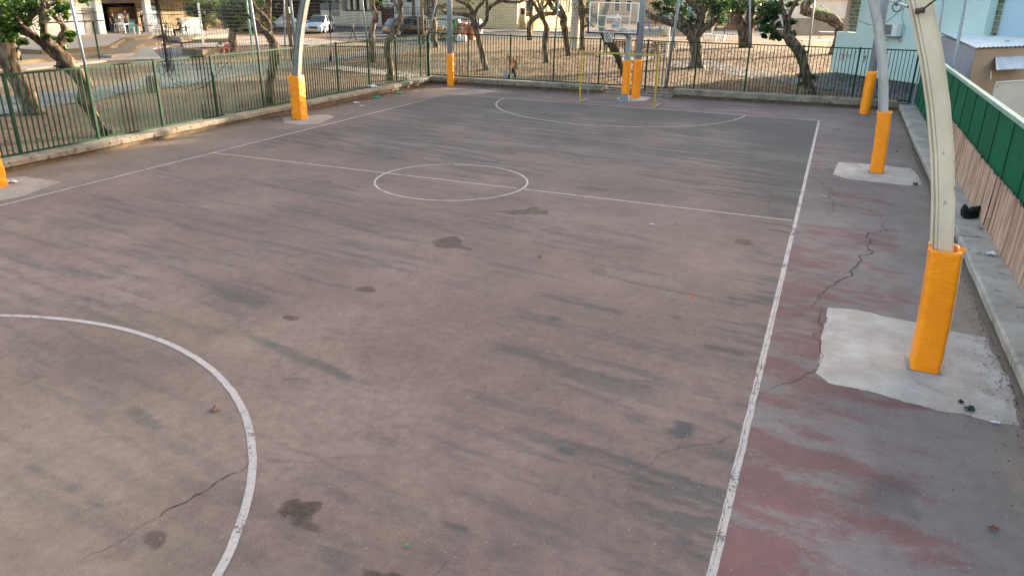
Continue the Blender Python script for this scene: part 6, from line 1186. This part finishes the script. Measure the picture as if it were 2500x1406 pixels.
e = empty('climbing_frame', at(1680,60), 'blue climbing frame behind the massive fig tree', 'climbing frame'); m_ = MB(); c = at(1665,62)
for k in range(4):
    for j in range(2): p = c+Vector((k*1.4-2,j*1.4,0)); m_.tube([p,p+Vector((0,0,3))],.06,6)
for z in (1.2,2.2,3.0): m_.tube([c+Vector((-2,0,z)),c+Vector((2.2,0,z))],.05,5); m_.tube([c+Vector((-2,1.4,z)),c+Vector((2.2,1.4,z))],.05,5)
m_.build('frame', M('blue_tube','#4686b8',None,3,.5), e); m_ = MB(); m_.hexa([c+Vector((2.2,-1.5,.1)),c+Vector((2.8,-1.5,.1)),c+Vector((2.8,1,.1)),c+Vector((2.2,1,.1)),c+Vector((2.2,-1.5,.18)),c+Vector((2.8,-1.5,.18)),c+Vector((2.8,1,1.9)),c+Vector((2.2,1,1.9))]); m_.build('slide', M('orange_slide','#c2582c',None,3,.5), e)
m_ = MB(); g = at(864,99)
for d in ((-.35,-.1),(.3,-.2),(.1,.35)): m_.bar(g+Vector((d[0],d[1],0)), g+Vector((0,0,.95)), .05)
m_.bar(g+Vector((0,0,.9)), g+Vector((0,0,1.35)), .05); tag(m_.build('tripod', K['black']), 'black folded tripod standing by the street in front of the stone wall', 'tripod')
m_ = MB(); g = at(703,130); c = aP(704,25,g,-.2); m_.box((c.x-.15,c.y-.12,c.z-.2),(c.x+.15,c.y+.12,c.z+.18)); tag(m_.build('meter_box', K['white']), 'white meter box fixed between the street poles', 'box')
m_ = MB(); m_.tube([c+Vector((.28+.3*math.cos(t),.1,-.35+.42*math.sin(t))) for t in [i*.35 for i in range(20)]], .018, 5); tag(m_.build('cable_coil', K['black']), 'coil of black cable hanging from the street poles', 'cable')
# overhead lines
m_ = MB()
for (a, b_) in (((120,20),(720,8)),((240,8),(720,2))):
    A = aP(a[0],a[1],at(250,148)); B = aP(b_[0],b_[1],at(715,147)); m_.tube([A.lerp(B,t)+Vector((0,0,-.5*math.sin(math.pi*t))) for t in [i/12 for i in range(13)]], .014, 4)
tag(m_.build('overhead_wire', K['black']), 'thin overhead wires running from the shelter to the wooden pole', 'wire')

# ------------------------------------------------------------------ litter
def rag(u, v, size, z, m_, n=9, h=.06):
    g = at(u,v,z); k = 2; grid = 6; vs = []
    for i in range(grid):
        for j in range(grid):
            a = (i/(grid-1)-.5)*2; b_ = (j/(grid-1)-.5)*2; s_ = 1-.25*abs(a*b_)
            vs.append((g.x+a*size[0]*s_+random.gauss(0,size[0]*.12), g.y+b_*size[1]*s_+random.gauss(0,size[1]*.12), z+.01+abs(random.gauss(0,h))*(1-max(abs(a),abs(b_))*.6)))
    m_.add(vs, [(i*grid+j,i*grid+j+1,(i+1)*grid+j+1,(i+1)*grid+j) for i in range(grid-1) for j in range(grid-1)]); return g
def litter(name, lab, u, v, size, col, z=0.006, h=.04, cat='litter'):
    m_ = MB(); rag(u,v,size,z,m_,h=h); return tag(m_.build(name, M('litter_'+col[1:], col, None, 12, .6, 0, .4, 30)), lab, cat)
litter('plastic_bag','bright green plastic bag lying near the kerb debris',(917),239,(.17,.13),'#15a070',h=.05)
litter('plastic_bag','smaller bright green bag nearer to the corner post',975,229,(.12,.11),'#1fb07a',h=.06)
litter('plastic_bag','scrap of green bag on top of the left kerb',985,199,(.09,.07),'#1fa573',z=.28,h=.05)
litter('plastic_bag','crumpled white bag lying on the left kerb top',909,214,(.24,.14),'#d9dbdc',z=.28,h=.09)
litter('plastic_bag','white crumpled paper heap in the left far corner',1079,198,(.14,.10),'#d5d5d6',h=.09)
litter('paper_scrap','pinkish red paper beside the bright green bag',901,240,(.12,.08),'#b05a50')
litter('paper_scrap','white flattened paper on the debris left of the blue scrap',870,252,(.18,.08),'#cfd2d4',h=.02)
litter('paper_scrap','blue paper scrap on the court near the debris',919,252,(.08,.05),'#3f88c4',h=.02)
litter('paper_scrap','white paper strip below the blue scrap',884,259,(.12,.04),'#d4d4d2',h=.01)
litter('paper_scrap','small white paper between the two green bags',948,232,(.05,.05),'#8fc7b0',h=.02)
litter('paper_scrap','flat white paper strip near the far kerb',1211,219,(.12,.04),'#cfcfcb',h=.01)
litter('paper_scrap','long thin white scrap right of the left pad',858,272,(.14,.03),'#aeb2b6',h=.01)
litter('milk_carton','white carton with a red mark near the left picture edge',32,445,(.12,.09),'#d2cfd2',h=.03,cat='carton')
litter('paper_scrap','pink wrapper in the left half of the court',787,511,(.035,.03),'#c23a78',h=.02)
litter('bottletop','orange cap right of the court centre',1688,727,(.03,.03),'#e8481a',h=.02,cat='scrap')  # loose bottle caps
litter('bottletop','green cap near the lower edge of the picture',994,1333,(.018,.018),'#3aa058',h=.015,cat='scrap')
litter('bottletop','blue cap beside the sunlit kerb',508,341,(.03,.03),'#2a4fa8',h=.015,cat='scrap')
litter('dry_leaf','curled brown leaf on the lower left of the court',525,1001,(.05,.035),'#8a6247',h=.02,cat='leaf')
litter('dry_leaf','orange brown leaf near the middle of the court',1317,628,(.05,.03),'#a0562a',h=.02,cat='leaf')
litter('dry_leaf','rust coloured twig leaf at the lower right',2424,1291,(.05,.02),'#7a4030',h=.02,cat='leaf')
litter('paper_scrap','pale curled strip below the half line',1592,549,(.06,.02),'#d5d0cc',h=.015)
litter('paper_scrap','tiny cream scrap right of the half way line end',2014,482,(.08,.025),'#b89a80',h=.01)
litter('paper_scrap','pink scrap right of the side line',1971,503,(.05,.02),'#c2568a',h=.01)
litter('paper_scrap','white straw pieces on the near concrete patch',2430,1033,(.06,.015),'#e0dde0',h=.01)
litter('tissue','white tissue on the right kerb below the reed screen',2418,622,(.10,.06),'#d8d4d0',z=.28,h=.04,cat='tissue')
litter('stone_flake','grey dried mortar splash on the right kerb',2366,575,(.2,.1),'#8b8784',z=.275,h=.004,cat='mortar')
litter('crushed_can','dark green crushed can on the edge of the near concrete patch',2366,1001,(.06,.05),'#16332c',h=.04,cat='can')
litter('crushed_can','dark crushed can near the second concrete patch',2234,452,(.06,.05),'#12302c',h=.05,cat='can')
for (u,v,lab) in ((2345,983,'small dark scrap left of the crushed can'),(2388,470,'dark fruit on the kerb by the reed screen'),(2395,560,'lone dark lump on the kerb beside the black cloth'),(2190,372,'dark drops beside the kerb near the second arch')):
    litter('dark_scrap', lab, u, v, (.035,.03), '#15130f', z=.006 if u < 2370 and u != 2388 else .28, h=.02, cat='scrap')
m_ = MB(); g = at(2364,525,.27)
for k in range(7): p = g+Vector((random.gauss(0,.07),random.gauss(0,.16),0)); r = random.uniform(.07,.12); m_.tube([p+Vector((0,0,.0)),p+Vector((random.gauss(0,.03),random.gauss(0,.05),.09)),p+Vector((random.gauss(0,.05),random.gauss(0,.05),.19))],[r,r*.9,r*.3],9,knob=.22)
tag(m_.build('black_cloth', K['blackcloth'], smooth=True), 'bundle of black cloth lying on the right kerb by the reed screen', 'cloth')
# leaf litter along the kerbs: far too many to count
m_ = MB(); LMs = [M('dry_leaf_'+n_, c_, None, 9, .85) for n_, c_ in (('brown','#5a3c28'),('tan','#80603f'),('dark','#35251b'),('red','#6e3d2b'))]
def scatter(n, fx, fy, size, z=.006):
    for _ in range(n):
        x, y = fx(), fy(); 
        s_ = size*random.uniform(.4,1.3); t = random.uniform(0,6.28); zz = z+random.uniform(.0,.02); c, s2 = math.cos(t)*s_, math.sin(t)*s_
        m_.add([(x-c,y-s2,zz),(x+s2*.5,y-c*.5,zz+random.uniform(-.004,.01)),(x+c,y+s2,zz+random.uniform(0,.012)),(x-s2*.5,y+c*.5,zz)], [(0,1,2,3)], random.choice([0,0,1,1,2,3]))
ex = lambda s_: random.expovariate(1/s_)
scatter(5200, lambda: -10.15+ex(.22), lambda: random.uniform(5,17.3), .032); scatter(2600, lambda: -10.17+ex(.6), lambda: random.triangular(6,17.3,15), .028); scatter(240, lambda: -10.1+ex(.5), lambda: random.uniform(7,17), .05)
scatter(900, lambda: -10.17+ex(.08), lambda: random.uniform(-6,5), .016); scatter(900, lambda: random.uniform(-10,-1.8), lambda: 17.35-ex(.12)+0, .03)
scatter(1500, lambda: 10.37-ex(.07), lambda: random.uniform(-9,10), .016); scatter(600, lambda: 10.37-ex(.3), lambda: random.uniform(-9,8), .013)
scatter(500, lambda: random.uniform(-9.9,7), lambda: random.uniform(-13,14), .010); scatter(160, lambda: random.gauss(-8.8,.6), lambda: random.gauss(5.6,.4), .02)
scatter(260, lambda: random.uniform(-10.7,-10.3), lambda: random.uniform(-5,17), .02, .275)
tag(m_.build('leaf_litter', LMs, smooth='raw', org=(0,0,0)), 'dry leaves and grit swept along the foot of the kerbs', 'leaf litter', kind='stuff')
# fallen leaves in the park as real flakes near the railings
m_ = MB()
def sc2(n, x0, x1, y0, y1, size):
    for _ in range(n):
        x, y = random.uniform(x0,x1), random.uniform(y0,y1)
        if -10.9 < x < 11 and y < 19: continue
        s_ = size*random.uniform(.5,1.4); t = random.uniform(0,6.28); c, s2 = math.cos(t)*s_, math.sin(t)*s_; zz = gz(x,y)+.02
        m_.add([(x-c,y-s2,zz),(x+s2*.6,y-c*.6,zz+.02),(x+c,y+s2,zz+.03),(x-s2*.6,y+c*.6,zz)], [(0,1,2,3)], random.choice([0,0,1,2,3]))
sc2(15000, -13, 12, 19.0, 50, .085); sc2(3500, -26, -11, -4, 20, .05); sc2(4000, -34, -12, 16, 44, .07)
tag(m_.build('fallen_leaves', LMs, smooth='raw', org=(0,0,0)), 'brown fallen fig leaves covering the park ground', 'leaf litter', kind='stuff')
